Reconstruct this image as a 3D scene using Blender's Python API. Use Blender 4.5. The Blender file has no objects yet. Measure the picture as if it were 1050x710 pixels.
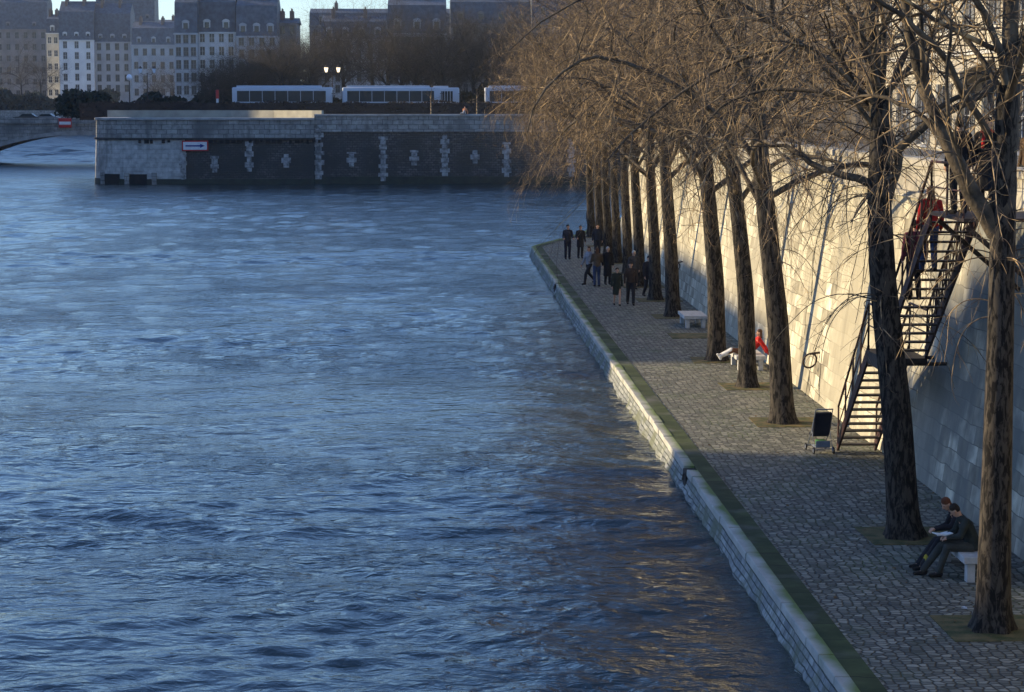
import bpy, bmesh, math, random
import numpy as np
from mathutils import Vector, Matrix
random.seed(7); rng = np.random.default_rng(7)
rad = math.radians
S = bpy.context.scene; C = S.collection
# ------------------------------------------------------------ camera, sky, sun
F = 2300.0; CAMZ = 8.0
PITCH = math.atan(247 / F); YAW = math.atan(85 * math.cos(PITCH) / F)
cam_d = bpy.data.cameras.new('camera'); cam = bpy.data.objects.new('camera', cam_d); C.objects.link(cam)
cam.location = (0, 0, CAMZ); cam.rotation_euler = (math.pi / 2 - PITCH, 0, -YAW)
cam_d.sensor_width = 36; cam_d.lens = 36 * F / 1050; cam_d.clip_start = 0.5; cam_d.clip_end = 9000
S.camera = cam
W = bpy.data.worlds.new('World'); S.world = W; W.use_nodes = True
SUN_EL = rad(17); SUN_AZ = rad(-75.0)          # azimuth from +Y, negative = left of the view
nt = W.node_tree; bg = nt.nodes['Background']
sky = nt.nodes.new('ShaderNodeTexSky'); sky.sky_type = 'NISHITA'; sky.sun_disc = False
sky.sun_elevation = SUN_EL; sky.sun_rotation = SUN_AZ; sky.ozone_density = 3.0; sky.air_density = 1.0; sky.dust_density = 0.3
tint = nt.nodes.new('ShaderNodeMix'); tint.data_type = 'RGBA'; tint.blend_type = 'MULTIPLY'; tint.inputs['Factor'].default_value = 1.0
tint.inputs['B'].default_value = (0.86, 0.98, 1.24, 1); nt.links.new(sky.outputs[0], tint.inputs['A']); nt.links.new(tint.outputs['Result'], bg.inputs[0]); bg.inputs[1].default_value = 0.14
sl = bpy.data.lights.new('sun', 'SUN'); sl.energy = 5.0; sl.angle = rad(0.5); sl.color = (1.0, 0.80, 0.48)
so = bpy.data.objects.new('sun', sl); C.objects.link(so)
sd = Vector((math.sin(SUN_AZ) * math.cos(SUN_EL), math.cos(SUN_AZ) * math.cos(SUN_EL), math.sin(SUN_EL)))
so.rotation_euler = (-sd).to_track_quat('-Z', 'Y').to_euler(); so.location = (-60, 0, 60)
S.view_settings.view_transform = 'Standard'; S.view_settings.look = 'None'
S.view_settings.exposure = 0.62; S.view_settings.gamma = 1; S.view_settings.use_curve_mapping = False

# ------------------------------------------------------------ helpers
CR = cam.rotation_euler.to_matrix()
def ray(px, py):
    return CR @ Vector((px - 525, -(py - 355), -F)).normalized()
def gz(px, py, z=0.0):
    d = ray(px, py); t = (z - CAMZ) / d.z; return Vector((d.x * t, d.y * t, z))
def aty(px, py, Y):
    d = ray(px, py); t = Y / d.y; return Vector((d.x * t, Y, CAMZ + d.z * t))

def lin(*c): return tuple(c) + (1.0,)
MATS = {}
def M(name, c1, c2=None, scale=3.0, rough=0.85, bump=0.0, bscale=30.0, stretch=(1, 1, 1), metal=0.0, spec=0.3, lo=0.35, hi=0.65, bdist=0.01):
    if name in MATS: return MATS[name]
    m = bpy.data.materials.new(name); m.use_nodes = True; n = m.node_tree.nodes; l = m.node_tree.links
    b = n['Principled BSDF']; b.inputs['Roughness'].default_value = rough; b.inputs['Metallic'].default_value = metal
    b.inputs['Specular IOR Level'].default_value = spec
    c2 = c2 or tuple(v * 0.7 for v in c1)
    tc = n.new('ShaderNodeTexCoord'); mp = n.new('ShaderNodeMapping'); mp.inputs['Scale'].default_value = stretch
    l.new(tc.outputs['Object'], mp.inputs[0])
    no = n.new('ShaderNodeTexNoise'); no.inputs['Scale'].default_value = scale; no.inputs['Detail'].default_value = 6
    l.new(mp.outputs[0], no.inputs['Vector'])
    r = n.new('ShaderNodeValToRGB'); r.color_ramp.elements[0].position = lo; r.color_ramp.elements[1].position = hi
    r.color_ramp.elements[0].color = lin(*c2); r.color_ramp.elements[1].color = lin(*c1)
    l.new(no.outputs[0], r.inputs[0]); l.new(r.outputs[0], b.inputs['Base Color'])
    if bump > 0:
        n2 = n.new('ShaderNodeTexNoise'); n2.inputs['Scale'].default_value = bscale; n2.inputs['Detail'].default_value = 5
        l.new(mp.outputs[0], n2.inputs['Vector'])
        bp = n.new('ShaderNodeBump'); bp.inputs['Strength'].default_value = bump; bp.inputs['Distance'].default_value = bdist
        l.new(n2.outputs[0], bp.inputs['Height']); l.new(bp.outputs[0], b.inputs['Normal'])
    MATS[name] = m
    return m

def brick_mat(name, ca, cb, cm, axes, bw, rh, mortar, patch=None, pscale=0.35, plo=0.45, phi=0.6, streak=None, pgrad=False, pmax=1.0, bump=0.5, rough=0.9, moss=None, mossw=None, squash=1.0, vari=1.0):
    """masonry in object space; axes picks the two coordinates the courses run along; patch = colour laid over by noise"""
    if name in MATS: return MATS[name]
    m = bpy.data.materials.new(name); m.use_nodes = True; n = m.node_tree.nodes; l = m.node_tree.links
    b = n['Principled BSDF']; b.inputs['Roughness'].default_value = rough; b.inputs['Specular IOR Level'].default_value = 0.25
    tc = n.new('ShaderNodeTexCoord'); sp = n.new('ShaderNodeSeparateXYZ'); cb_ = n.new('ShaderNodeCombineXYZ')
    l.new(tc.outputs['Object'], sp.inputs[0]); l.new(sp.outputs[axes[0]], cb_.inputs[0]); l.new(sp.outputs[axes[1]], cb_.inputs[1])
    # gentle wobble so that courses are not ruler-straight
    wn = n.new('ShaderNodeTexNoise'); wn.inputs['Scale'].default_value = 1.3; l.new(tc.outputs['Object'], wn.inputs['Vector'])
    ws = n.new('ShaderNodeVectorMath'); ws.operation = 'SCALE'; ws.inputs['Scale'].default_value = min(bw, rh) * 0.35
    l.new(wn.outputs['Color'], ws.inputs[0]); wa = n.new('ShaderNodeVectorMath'); l.new(cb_.outputs[0], wa.inputs[0]); l.new(ws.outputs[0], wa.inputs[1])
    br = n.new('ShaderNodeTexBrick'); br.inputs['Scale'].default_value = 1; br.inputs['Brick Width'].default_value = bw
    br.inputs['Row Height'].default_value = rh; br.inputs['Mortar Size'].default_value = mortar; br.inputs['Mortar Smooth'].default_value = 0.3
    br.inputs['Color1'].default_value = lin(*ca); br.inputs['Color2'].default_value = lin(*cb); br.inputs['Mortar'].default_value = lin(*cm)
    l.new(wa.outputs[0], br.inputs['Vector'])
    no = n.new('ShaderNodeTexNoise'); no.inputs['Scale'].default_value = 2.2 / max(bw, .2); no.inputs['Detail'].default_value = 7
    l.new(tc.outputs['Object'], no.inputs['Vector'])
    mr = n.new('ShaderNodeMapRange'); mr.inputs[1].default_value = .3; mr.inputs[2].default_value = .7; mr.inputs[3].default_value = 1 - .35 * vari; mr.inputs[4].default_value = 1 + .25 * vari
    l.new(no.outputs[0], mr.inputs[0])
    mu = n.new('ShaderNodeVectorMath'); mu.operation = 'SCALE'; l.new(br.outputs['Color'], mu.inputs[0]); l.new(mr.outputs[0], mu.inputs['Scale'])
    col = mu.outputs[0]
    def over(col, c, scl, lo, hi, vec=None, st=None):
        pn = n.new('ShaderNodeTexNoise'); pn.inputs['Scale'].default_value = scl; pn.inputs['Detail'].default_value = 5
        if st:
            mp = n.new('ShaderNodeMapping'); mp.inputs['Scale'].default_value = st; l.new(tc.outputs['Object'], mp.inputs[0]); l.new(mp.outputs[0], pn.inputs['Vector'])
        else: l.new(tc.outputs['Object'], pn.inputs['Vector'])
        rr = n.new('ShaderNodeMapRange'); rr.inputs[1].default_value = lo; rr.inputs[2].default_value = hi; l.new(pn.outputs[0], rr.inputs[0])
        mx = n.new('ShaderNodeMix'); mx.data_type = 'RGBA'; l.new(rr.outputs[0], mx.inputs['Factor']); l.new(col, mx.inputs['A']); mx.inputs['B'].default_value = lin(*c)
        return mx.outputs['Result'], rr
    if patch:
        col, rr = over(col, patch, pscale, plo, phi); rr.inputs[4].default_value = pmax
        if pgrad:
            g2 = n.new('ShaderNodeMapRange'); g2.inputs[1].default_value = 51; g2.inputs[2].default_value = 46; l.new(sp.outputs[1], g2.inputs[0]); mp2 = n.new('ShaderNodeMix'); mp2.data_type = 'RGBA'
            mp2.inputs['A'].default_value = lin(*patch); mp2.inputs['B'].default_value = lin(.17, .172, .155); l.new(g2.outputs[0], mp2.inputs['Factor']); l.new(mp2.outputs['Result'], rr.outputs[0].links[0].to_node.inputs['B'])   # plaster near the stairs, its grey darkened to paint in the shade there
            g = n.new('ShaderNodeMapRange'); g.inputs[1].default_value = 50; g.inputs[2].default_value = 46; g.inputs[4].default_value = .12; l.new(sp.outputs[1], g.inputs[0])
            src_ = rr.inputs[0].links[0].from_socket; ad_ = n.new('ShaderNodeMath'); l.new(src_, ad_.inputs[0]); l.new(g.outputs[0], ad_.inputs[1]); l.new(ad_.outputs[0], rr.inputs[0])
    if streak: col, _ = over(col, streak, 1.0, .55, .85, st=(1.2, 1.2, 0.12))
    if moss: col, _ = over(col, moss, mossw or 1.2, .48, .62)
    l.new(col, b.inputs['Base Color'])
    ad = n.new('ShaderNodeMath'); ad.operation = 'MULTIPLY_ADD'; l.new(br.outputs['Fac'], ad.inputs[0]); ad.inputs[1].default_value = -1.0; l.new(no.outputs[0], ad.inputs[2])
    bp = n.new('ShaderNodeBump'); bp.inputs['Strength'].default_value = bump; bp.inputs['Distance'].default_value = 0.02
    l.new(ad.outputs[0], bp.inputs['Height']); l.new(bp.outputs[0], b.inputs['Normal'])
    MATS[name] = m
    return m

def emit(name, c, s):
    m = bpy.data.materials.new(name); m.use_nodes = True; b = m.node_tree.nodes['Principled BSDF']
    b.inputs['Base Color'].default_value = lin(*c); b.inputs['Emission Color'].default_value = lin(*c); b.inputs['Emission Strength'].default_value = s
    return m

def link(name, me, m=None, parent=None, smooth=False):
    o = bpy.data.objects.new(name, me); C.objects.link(o)
    if m: me.materials.append(m)
    if parent: o.parent = parent
    if smooth: me.polygons.foreach_set('use_smooth', [True] * len(me.polygons))
    return o
def tag(o, label=None, cat=None, group=None, kind=None):
    if label: o['label'] = label
    if cat: o['category'] = cat
    if group: o['group'] = group
    if kind: o['kind'] = kind
    return o
def thing(name, label, cat, loc=(0, 0, 0), rz=0.0, group=None):
    o = bpy.data.objects.new(name, None); C.objects.link(o); o.location = loc; o.rotation_euler = (0, 0, rz); o.empty_display_size = 0.3
    return tag(o, label, cat, group)

class MB:
    """collects vertices and faces for ONE mesh object"""
    def __init__(s): s.v = []; s.f = []
    def add(s, v, f):
        k = len(s.v); s.v += [tuple(p) for p in v]; s.f += [tuple(i + k for i in q) for q in f]; return s
    def box(s, x0, x1, y0, y1, z0, z1):
        return s.add([(x0, y0, z0), (x1, y0, z0), (x1, y1, z0), (x0, y1, z0), (x0, y0, z1), (x1, y0, z1), (x1, y1, z1), (x0, y1, z1)],
                     [(0, 3, 2, 1), (4, 5, 6, 7), (0, 1, 5, 4), (1, 2, 6, 5), (2, 3, 7, 6), (3, 0, 4, 7)])
    def bevbox(s, x0, x1, y0, y1, z0, z1, b=0.02):
        bm = bmesh.new(); bmesh.ops.create_cube(bm, size=1)
        for v in bm.verts: v.co = Vector((x0 if v.co.x < 0 else x1, y0 if v.co.y < 0 else y1, z0 if v.co.z < 0 else z1))
        bmesh.ops.bevel(bm, geom=bm.edges[:], offset=b, segments=2, affect='EDGES', profile=0.6)
        bm.verts.index_update(); s.add([v.co.copy() for v in bm.verts], [[v.index for v in f.verts] for f in bm.faces]); bm.free(); return s
    def tube(s, pts, r, n=8, cap=True):
        pts = [Vector(p) for p in pts]; rs = r if isinstance(r, (list, tuple)) else [r] * len(pts); k = len(s.v)
        for i, p in enumerate(pts):
            t = (pts[min(i + 1, len(pts) - 1)] - pts[max(i - 1, 0)]).normalized()
            a = t.cross(Vector((0, 0, 1)) if abs(t.z) < .9 else Vector((0, 1, 0))).normalized(); b = t.cross(a)
            for j in range(n):
                th = 2 * math.pi * j / n; s.v.append(tuple(p + (a * math.cos(th) + b * math.sin(th)) * rs[i]))
        for i in range(len(pts) - 1):
            for j in range(n):
                s.f.append((k + i * n + j, k + i * n + (j + 1) % n, k + (i + 1) * n + (j + 1) % n, k + (i + 1) * n + j))
        if cap: s.f.append(tuple(k + j for j in range(n))[::-1]); s.f.append(tuple(k + (len(pts) - 1) * n + j for j in range(n)))
        return s
    def prism(s, poly, z0, z1, axis='z'):
        n = len(poly); k = len(s.v)
        for z in (z0, z1):
            for (a, b) in poly: s.v.append({'z': (a, b, z), 'y': (a, z, b), 'x': (z, a, b)}[axis])
        s.f.append(tuple(range(k, k + n))[::-1]); s.f.append(tuple(range(k + n, k + 2 * n)))
        for i in range(n): j = (i + 1) % n; s.f.append((k + i, k + j, k + n + j, k + n + i))
        return s
    def lathe(s, prof, cx=0, cy=0, n=16):
        k = len(s.v)
        for (r, z) in prof:
            for j in range(n):
                a = 2 * math.pi * j / n; s.v.append((cx + r * math.cos(a), cy + r * math.sin(a), z))
        for i in range(len(prof) - 1):
            for j in range(n): s.f.append((k + i * n + j, k + i * n + (j + 1) % n, k + (i + 1) * n + (j + 1) % n, k + (i + 1) * n + j))
        s.f.append(tuple(k + j for j in range(n))[::-1]); s.f.append(tuple(k + (len(prof) - 1) * n + j for j in range(n)))
        return s
    def sweep(s, path, prof):
        """path: (x, y) points; prof: closed (offset to the right of travel, z)"""
        k = len(s.v); n = len(prof)
        for i, p in enumerate(path):
            a = Vector(path[max(i - 1, 0)]); b = Vector(path[min(i + 1, len(path) - 1)]); t = (b - a).normalized(); nr = Vector((t.y, -t.x))
            for (o, z) in prof: q = Vector(p) + nr * o; s.v.append((q.x, q.y, z))
        for i in range(len(path) - 1):
            for j in range(n): s.f.append((k + i * n + j, k + (i + 1) * n + j, k + (i + 1) * n + (j + 1) % n, k + i * n + (j + 1) % n))
        s.f.append(tuple(k + j for j in range(n))); s.f.append(tuple(k + (len(path) - 1) * n + j for j in range(n))[::-1])
        return s
    def build(s, name, m, parent=None, smooth=False):
        me = bpy.data.meshes.new(name); me.from_pydata(s.v, [], s.f); me.update()
        bm = bmesh.new(); bm.from_mesh(me); bmesh.ops.recalc_face_normals(bm, faces=bm.faces); bm.to_mesh(me); bm.free()
        return link(name, me, m, parent, smooth)
def torus_pts(c, r, ax_u, ax_v, n=24):
    return [Vector(c) + Vector(ax_u) * (r * math.cos(2 * math.pi * i / n)) + Vector(ax_v) * (r * math.sin(2 * math.pi * i / n)) for i in range(n + 1)]
def copy_tree(o, parent=None):
    c = o.copy(); C.objects.link(c)
    if parent: c.parent = parent
    for ch in [x for x in bpy.data.objects if x.parent == o]: copy_tree(ch, c)
    return c

# ------------------------------------------------------------ materials of the setting
WZ = -0.45
m_cobble = brick_mat('cobbles', (.20, .19, .185), (.105, .105, .11), (.05, .052, .045), ('X', 'Y'), .21, .15, .022, moss=(.05, .075, .03), mossw=.55, bump=1.0, vari=1.2)
def cobble_mat():
    m = bpy.data.materials.new('cobbles of the quay'); m.use_nodes = True; n = m.node_tree.nodes; l = m.node_tree.links; b = n['Principled BSDF']; b.inputs['Roughness'].default_value = .75; b.inputs['Specular IOR Level'].default_value = .35
    tc = n.new('ShaderNodeTexCoord'); mp = n.new('ShaderNodeMapping'); mp.inputs['Scale'].default_value = (6.3, 7.2, 1); l.new(tc.outputs['Object'], mp.inputs[0])
    vs = []
    for f in ('F1', 'DISTANCE_TO_EDGE'):
        v = n.new('ShaderNodeTexVoronoi'); v.voronoi_dimensions = '2D'; v.feature = f; v.inputs['Scale'].default_value = 1; v.inputs['Randomness'].default_value = .62; l.new(mp.outputs[0], v.inputs['Vector']); vs.append(v)
    sp = n.new('ShaderNodeSeparateXYZ'); l.new(vs[0].outputs['Color'], sp.inputs[0])
    rp = n.new('ShaderNodeValToRGB'); e = rp.color_ramp.elements; e[0].color = lin(.10, .10, .082); e[1].color = lin(.35, .335, .265); e.new(.55).color = lin(.19, .188, .15); l.new(sp.outputs[0], rp.inputs[0])
    ed = n.new('ShaderNodeMapRange'); ed.inputs[1].default_value = .02; ed.inputs[2].default_value = .14; l.new(vs[1].outputs['Distance'], ed.inputs[0])
    def noise(sc):
        q = n.new('ShaderNodeTexNoise'); q.inputs['Scale'].default_value = sc; q.inputs['Detail'].default_value = 6; l.new(tc.outputs['Object'], q.inputs['Vector']); return q
    q1 = noise(.45); q2 = noise(1.6); mr = n.new('ShaderNodeMapRange'); mr.inputs[1].default_value = .48; mr.inputs[2].default_value = .66; l.new(q1.outputs[0], mr.inputs[0])
    joint = n.new('ShaderNodeMix'); joint.data_type = 'RGBA'; joint.inputs['A'].default_value = lin(.055, .05, .045); joint.inputs['B'].default_value = lin(.07, .11, .03); l.new(mr.outputs[0], joint.inputs['Factor'])
    c = n.new('ShaderNodeMix'); c.data_type = 'RGBA'; l.new(ed.outputs[0], c.inputs['Factor']); l.new(joint.outputs['Result'], c.inputs['A']); l.new(rp.outputs[0], c.inputs['B'])
    m2 = n.new('ShaderNodeMapRange'); m2.inputs[1].default_value = .56; m2.inputs[2].default_value = .74; m2.inputs[4].default_value = .6; l.new(q2.outputs[0], m2.inputs[0])
    c2 = n.new('ShaderNodeMix'); c2.data_type = 'RGBA'; l.new(m2.outputs[0], c2.inputs['Factor']); l.new(c.outputs['Result'], c2.inputs['A']); c2.inputs['B'].default_value = lin(.075, .09, .05); l.new(c2.outputs['Result'], b.inputs['Base Color'])
    bp = n.new('ShaderNodeBump'); bp.inputs['Strength'].default_value = 1; bp.inputs['Distance'].default_value = .045; l.new(ed.outputs[0], bp.inputs['Height']); l.new(bp.outputs[0], b.inputs['Normal']); return m
m_cobble = cobble_mat()
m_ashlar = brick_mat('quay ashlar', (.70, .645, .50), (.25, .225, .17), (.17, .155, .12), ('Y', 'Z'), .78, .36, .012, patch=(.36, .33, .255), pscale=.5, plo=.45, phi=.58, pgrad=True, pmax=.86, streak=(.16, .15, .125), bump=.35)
m_parapet = brick_mat('parapet stone', (.42, .39, .33), (.33, .30, .25), (.18, .17, .14), ('Y', 'Z'), 1.6, .5, .012, streak=(.16, .15, .13), bump=.4)
def kerb_mat(name, ca, cb, moss, x0, x1):
    m = M(name, ca, cb, 1.1, bump=.6, bscale=22, lo=.3, hi=.7); n = m.node_tree.nodes; l = m.node_tree.links; b = n['Principled BSDF']; src = b.inputs['Base Color'].links[0].from_socket
    tc = n.new('ShaderNodeTexCoord'); sp = n.new('ShaderNodeSeparateXYZ'); l.new(tc.outputs['Object'], sp.inputs[0]); q = n.new('ShaderNodeTexNoise'); q.inputs['Scale'].default_value = .9; q.inputs['Detail'].default_value = 6; l.new(tc.outputs['Object'], q.inputs['Vector'])
    a = n.new('ShaderNodeMath'); a.operation = 'MULTIPLY_ADD'; l.new(q.outputs[0], a.inputs[0]); a.inputs[1].default_value = .55; l.new(sp.outputs[0], a.inputs[2])
    r = n.new('ShaderNodeMapRange'); r.inputs[1].default_value = x0; r.inputs[2].default_value = x1; l.new(a.outputs[0], r.inputs[0])
    mx = n.new('ShaderNodeMix'); mx.data_type = 'RGBA'; l.new(r.outputs[0], mx.inputs['Factor']); l.new(src, mx.inputs['A']); mx.inputs['B'].default_value = lin(*moss); l.new(mx.outputs['Result'], b.inputs['Base Color']); return m
m_kerb = kerb_mat('kerb stone', (.55, .53, .47), (.34, .335, .30), (.15, .20, .06), 5.94, 6.14)
m_batter = brick_mat('battered stone', (.36, .365, .34), (.20, .21, .21), (.07, .08, .07), ('Y', 'Z'), .45, .11, .012, moss=(.16, .17, .12), mossw=1.3, bump=1.0)
m_moss = brick_mat('mossy strip', (.075, .095, .035), (.045, .058, .026), (.02, .022, .015), ('Y', 'X'), 1.1, 5, .02, moss=(.032, .048, .018), mossw=.8, patch=(.13, .13, .11), pscale=.6, plo=.54, phi=.68, bump=.8)
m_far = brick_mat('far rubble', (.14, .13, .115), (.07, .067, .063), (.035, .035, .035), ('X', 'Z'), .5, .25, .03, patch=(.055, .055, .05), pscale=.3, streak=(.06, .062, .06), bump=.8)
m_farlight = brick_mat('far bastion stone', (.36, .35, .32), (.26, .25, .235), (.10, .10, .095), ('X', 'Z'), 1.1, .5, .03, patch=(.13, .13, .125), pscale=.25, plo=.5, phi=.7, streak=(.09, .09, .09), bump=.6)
m_nose = brick_mat('pale nose stone', (.50, .49, .46), (.40, .395, .37), (.24, .235, .22), ('X', 'Z'), 1.3, .48, .012, patch=(.20, .20, .19), pscale=.22, plo=.52, phi=.68, streak=(.12, .12, .115), bump=.3)
m_farcope = M('far coping', (.40, .39, .37), (.22, .22, .21), .8, bump=.3, bscale=4)
m_quoin = M('pale quoin', (.46, .45, .43), (.14, .14, .135), 2.4, bump=.5, bscale=6)
m_earth = M('tree pit earth', (.19, .14, .06), (.05, .065, .022), 3, bump=.8, bscale=30, bdist=.03)
m_road = M('asphalt', (.06, .06, .062), (.045, .045, .047), 2, bump=.2, bscale=60)
m_iron = M('dark iron', (.06, .038, .03), (.025, .018, .016), 8, rough=.6, bump=.2)
m_redrail = M('rusty red rail', (.075, .026, .022), (.03, .018, .018), 9, rough=.6)
m_bench = M('bench stone', (.55, .54, .52), (.40, .40, .39), 6, bump=.3, bscale=40)

# ------------------------------------------------------------ water
def vnoise(x, y, seed):
    r = np.random.default_rng(seed).random((256, 256))
    xi = np.floor(x).astype(int); yi = np.floor(y).astype(int); fx = x - xi; fy = y - yi
    fx = fx * fx * fx * (fx * (fx * 6 - 15) + 10); fy = fy * fy * fy * (fy * (fy * 6 - 15) + 10)
    a = r[xi & 255, yi & 255]; b = r[(xi + 1) & 255, yi & 255]; c = r[xi & 255, (yi + 1) & 255]; d = r[(xi + 1) & 255, (yi + 1) & 255]
    return (a * (1 - fx) + b * fx) * (1 - fy) + (c * (1 - fx) + d * fx) * fy - .5
def axis(parts):
    out = [parts[0][0]]
    for a, b, st in parts: out += list(np.arange(a + st, b + st * .5, st))
    return np.array(out)
xs = axis([(-880, -200, 40), (-200, -110, 5), (-110, -60, 1.0), (-60, -26, .5), (-26, 6.0, .16), (6.0, 60, 2), (60, 880, 82)])
ys = axis([(-400, 0, 50), (0, 24, 2), (24, 70, .14), (70, 130, .26), (130, 260, .8), (260, 420, .9), (420, 700, 1.4), (700, 900, 10), (900, 1400, 100)])
XX, YY = np.meshgrid(xs, ys, indexing='ij')
wr = np.random.default_rng(11)
WV = [(2 * np.pi / L_, wr.uniform(-1.1, 1.1), wr.uniform(0, 6.28), L_) for L_ in np.geomspace(.42, 4.6, 28)]
def wfield(x, y):
    wx = x + 2.6 * vnoise(x / 7, y / 7, 1) + .5 * vnoise(x / 1.7, y / 1.7, 21); wy = y + 2.6 * vnoise(x / 7 + 40, y / 7, 2) + .5 * vnoise(x / 1.7, y / 1.7 + 9, 22)
    calm = np.clip(.75 + 1.3 * vnoise(x / 9, y / 16, 3) + .8 * vnoise(x / 3.1, y / 4.5, 31), .15, 1.3)
    h = 0 * x
    for k_, a_, p_, L_ in WV:
        cut = np.clip((110 * L_ - y) / (30 * L_), 0, 1) * (1.0 + .8 * np.clip((y - 60) / 120, 0, 1))
        s_ = np.sin(k_ * (np.sin(a_) * wx + np.cos(a_) * wy) + p_ + 3 * vnoise(x / (3 * L_), y / (3 * L_), int(L_ * 97) % 50 + 40)); h += cut * .0048 * L_ ** .62 * (calm if L_ < 3 else 1) * (s_ - .35 * s_ * s_)
    h += .028 * (1 - 2 * np.abs(vnoise(wx / 3.2, wy / 1.9, 9))) ** 3 * calm * np.clip((120 - y) / 50, 0, 1)
    fr_ = np.clip((y - 290) / 110, 0, 1); h += fr_ * (.55 * vnoise(x / 2.6, y / 1.5, 61) + .5 * vnoise(x / 4.7, y / 3.3, 62))
    return h
fade = np.clip((720 - YY) / 60, 0, 1) * np.clip((YY - 20) / 5, 0, 1)
ZZ = WZ + wfield(XX, YY) * fade * 1.0
V = np.stack([XX, YY, ZZ], -1).reshape(-1, 3); nx, ny = XX.shape
idx = np.arange(nx * ny).reshape(nx, ny)
Q = np.stack([idx[:-1, :-1], idx[1:, :-1], idx[1:, 1:], idx[:-1, 1:]], -1).reshape(-1, 4)
def np_mesh(name, V, Q, smooth=True):
    me = bpy.data.meshes.new(name); me.vertices.add(len(V)); me.vertices.foreach_set('co', V.astype('f').ravel())
    k = Q.shape[1]; me.loops.add(Q.size); me.loops.foreach_set('vertex_index', Q.astype('i').ravel())
    me.polygons.add(len(Q)); me.polygons.foreach_set('loop_start', np.arange(0, Q.size, k, dtype='i'))
    me.polygons.foreach_set('use_smooth', np.full(len(Q), smooth)); me.update(calc_edges=True); return me
m_water = bpy.data.materials.new('river water'); m_water.use_nodes = True
n = m_water.node_tree.nodes; l = m_water.node_tree.links; b = n['Principled BSDF']
b.inputs['Base Color'].default_value = lin(.028, .040, .038); b.inputs['Roughness'].default_value = .05; b.inputs['IOR'].default_value = 1.33
b.inputs['Specular IOR Level'].default_value = .5
tc = n.new('ShaderNodeTexCoord')
mp = n.new('ShaderNodeMapping'); mp.inputs['Scale'].default_value = (.8, 1.15, 1); l.new(tc.outputs['Object'], mp.inputs[0])
n1 = n.new('ShaderNodeTexNoise'); n1.inputs['Scale'].default_value = 3.6; n1.inputs['Detail'].default_value = 4; n1.inputs['Distortion'].default_value = .5; l.new(mp.outputs[0], n1.inputs['Vector'])
n2 = n.new('ShaderNodeTexNoise'); n2.inputs['Scale'].default_value = .09; n2.inputs['Detail'].default_value = 3; l.new(tc.outputs['Object'], n2.inputs['Vector'])
mr = n.new('ShaderNodeMapRange'); mr.inputs[1].default_value = .38; mr.inputs[2].default_value = .62; mr.inputs[3].default_value = .35; mr.inputs[4].default_value = 1.0; l.new(n2.outputs[0], mr.inputs[0])
bp = n.new('ShaderNodeBump'); bp.inputs['Distance'].default_value = .085; l.new(mr.outputs[0], bp.inputs['Strength']); l.new(n1.outputs[0], bp.inputs['Height'])
sy = n.new('ShaderNodeSeparateXYZ'); l.new(tc.outputs['Object'], sy.inputs[0]); ry = n.new('ShaderNodeMapRange'); ry.inputs[1].default_value = 70; ry.inputs[2].default_value = 420; ry.inputs[3].default_value = .05; ry.inputs[4].default_value = .28; l.new(sy.outputs[1], ry.inputs[0]); l.new(ry.outputs[0], b.inputs['Roughness'])   # unresolved ripples
n3 = n.new('ShaderNodeTexNoise'); n3.inputs['Scale'].default_value = .95; n3.inputs['Detail'].default_value = 2; n3.inputs['Distortion'].default_value = .8; l.new(mp.outputs[0], n3.inputs['Vector'])
b2 = n.new('ShaderNodeBump'); b2.inputs['Distance'].default_value = .10; b2.inputs['Strength'].default_value = .8; l.new(n3.outputs[0], b2.inputs['Height']); l.new(bp.outputs[0], b2.inputs['Normal']); l.new(b2.outputs[0], b.inputs['Normal'])
tag(link('water', np_mesh('water', V, Q), m_water), kind='structure')

# ------------------------------------------------------------ lower quay
edge = [(5.87, -14), (5.87, 20), (5.87, 60), (5.9, 100), (5.95, 122), (6.0, 127.2), (6.25, 128.4), (7.9, 134), (9.4, 139.5), (11.2, 148), (13.5, 157), (18, 170), (24, 184), (40, 205)]
WB = 10.45
def wpath(Y): return WB
wallp = [(WB, -14), (WB, 60), (WB + .1, 100), (WB + .35, 125), (WB + 1.2, 138), (WB + 3.2, 152), (WB + 7, 165), (WB + 14, 180), (WB + 34, 198)]
gp = [(x, y) for x, y in edge] + [(x + .5, y) for x, y in wallp[::-1]]
me = MB(); me.add([(x, y, 0.0) for x, y in gp], []); 
bm = bmesh.new(); vs = [bm.verts.new((x, y, 0)) for x, y in gp]; bm.faces.new(vs); bmesh.ops.triangulate(bm, faces=bm.faces[:])
mm = bpy.data.meshes.new('quay_paving'); bm.to_mesh(mm); bm.free(); tag(link('quay_paving', mm, m_cobble), kind='structure')
# dense edge path
def resample(path, st):
    out = []; 
    for (a, b) in zip(path[:-1], path[1:]):
        a = Vector(a); b = Vector(b); L = (b - a).length; k = max(1, int(L / st))
        for i in range(k): out.append(tuple(a + (b - a) * (i / k)))
    out.append(path[-1]); return out
ed = resample(edge, 2.0)
mb = MB(); mb.sweep(ed, [(.0, -1), (.38, -1), (.38, .012), (.0, .012)]); tag(mb.build('quay_moss_strip', m_moss), kind='structure')
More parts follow.
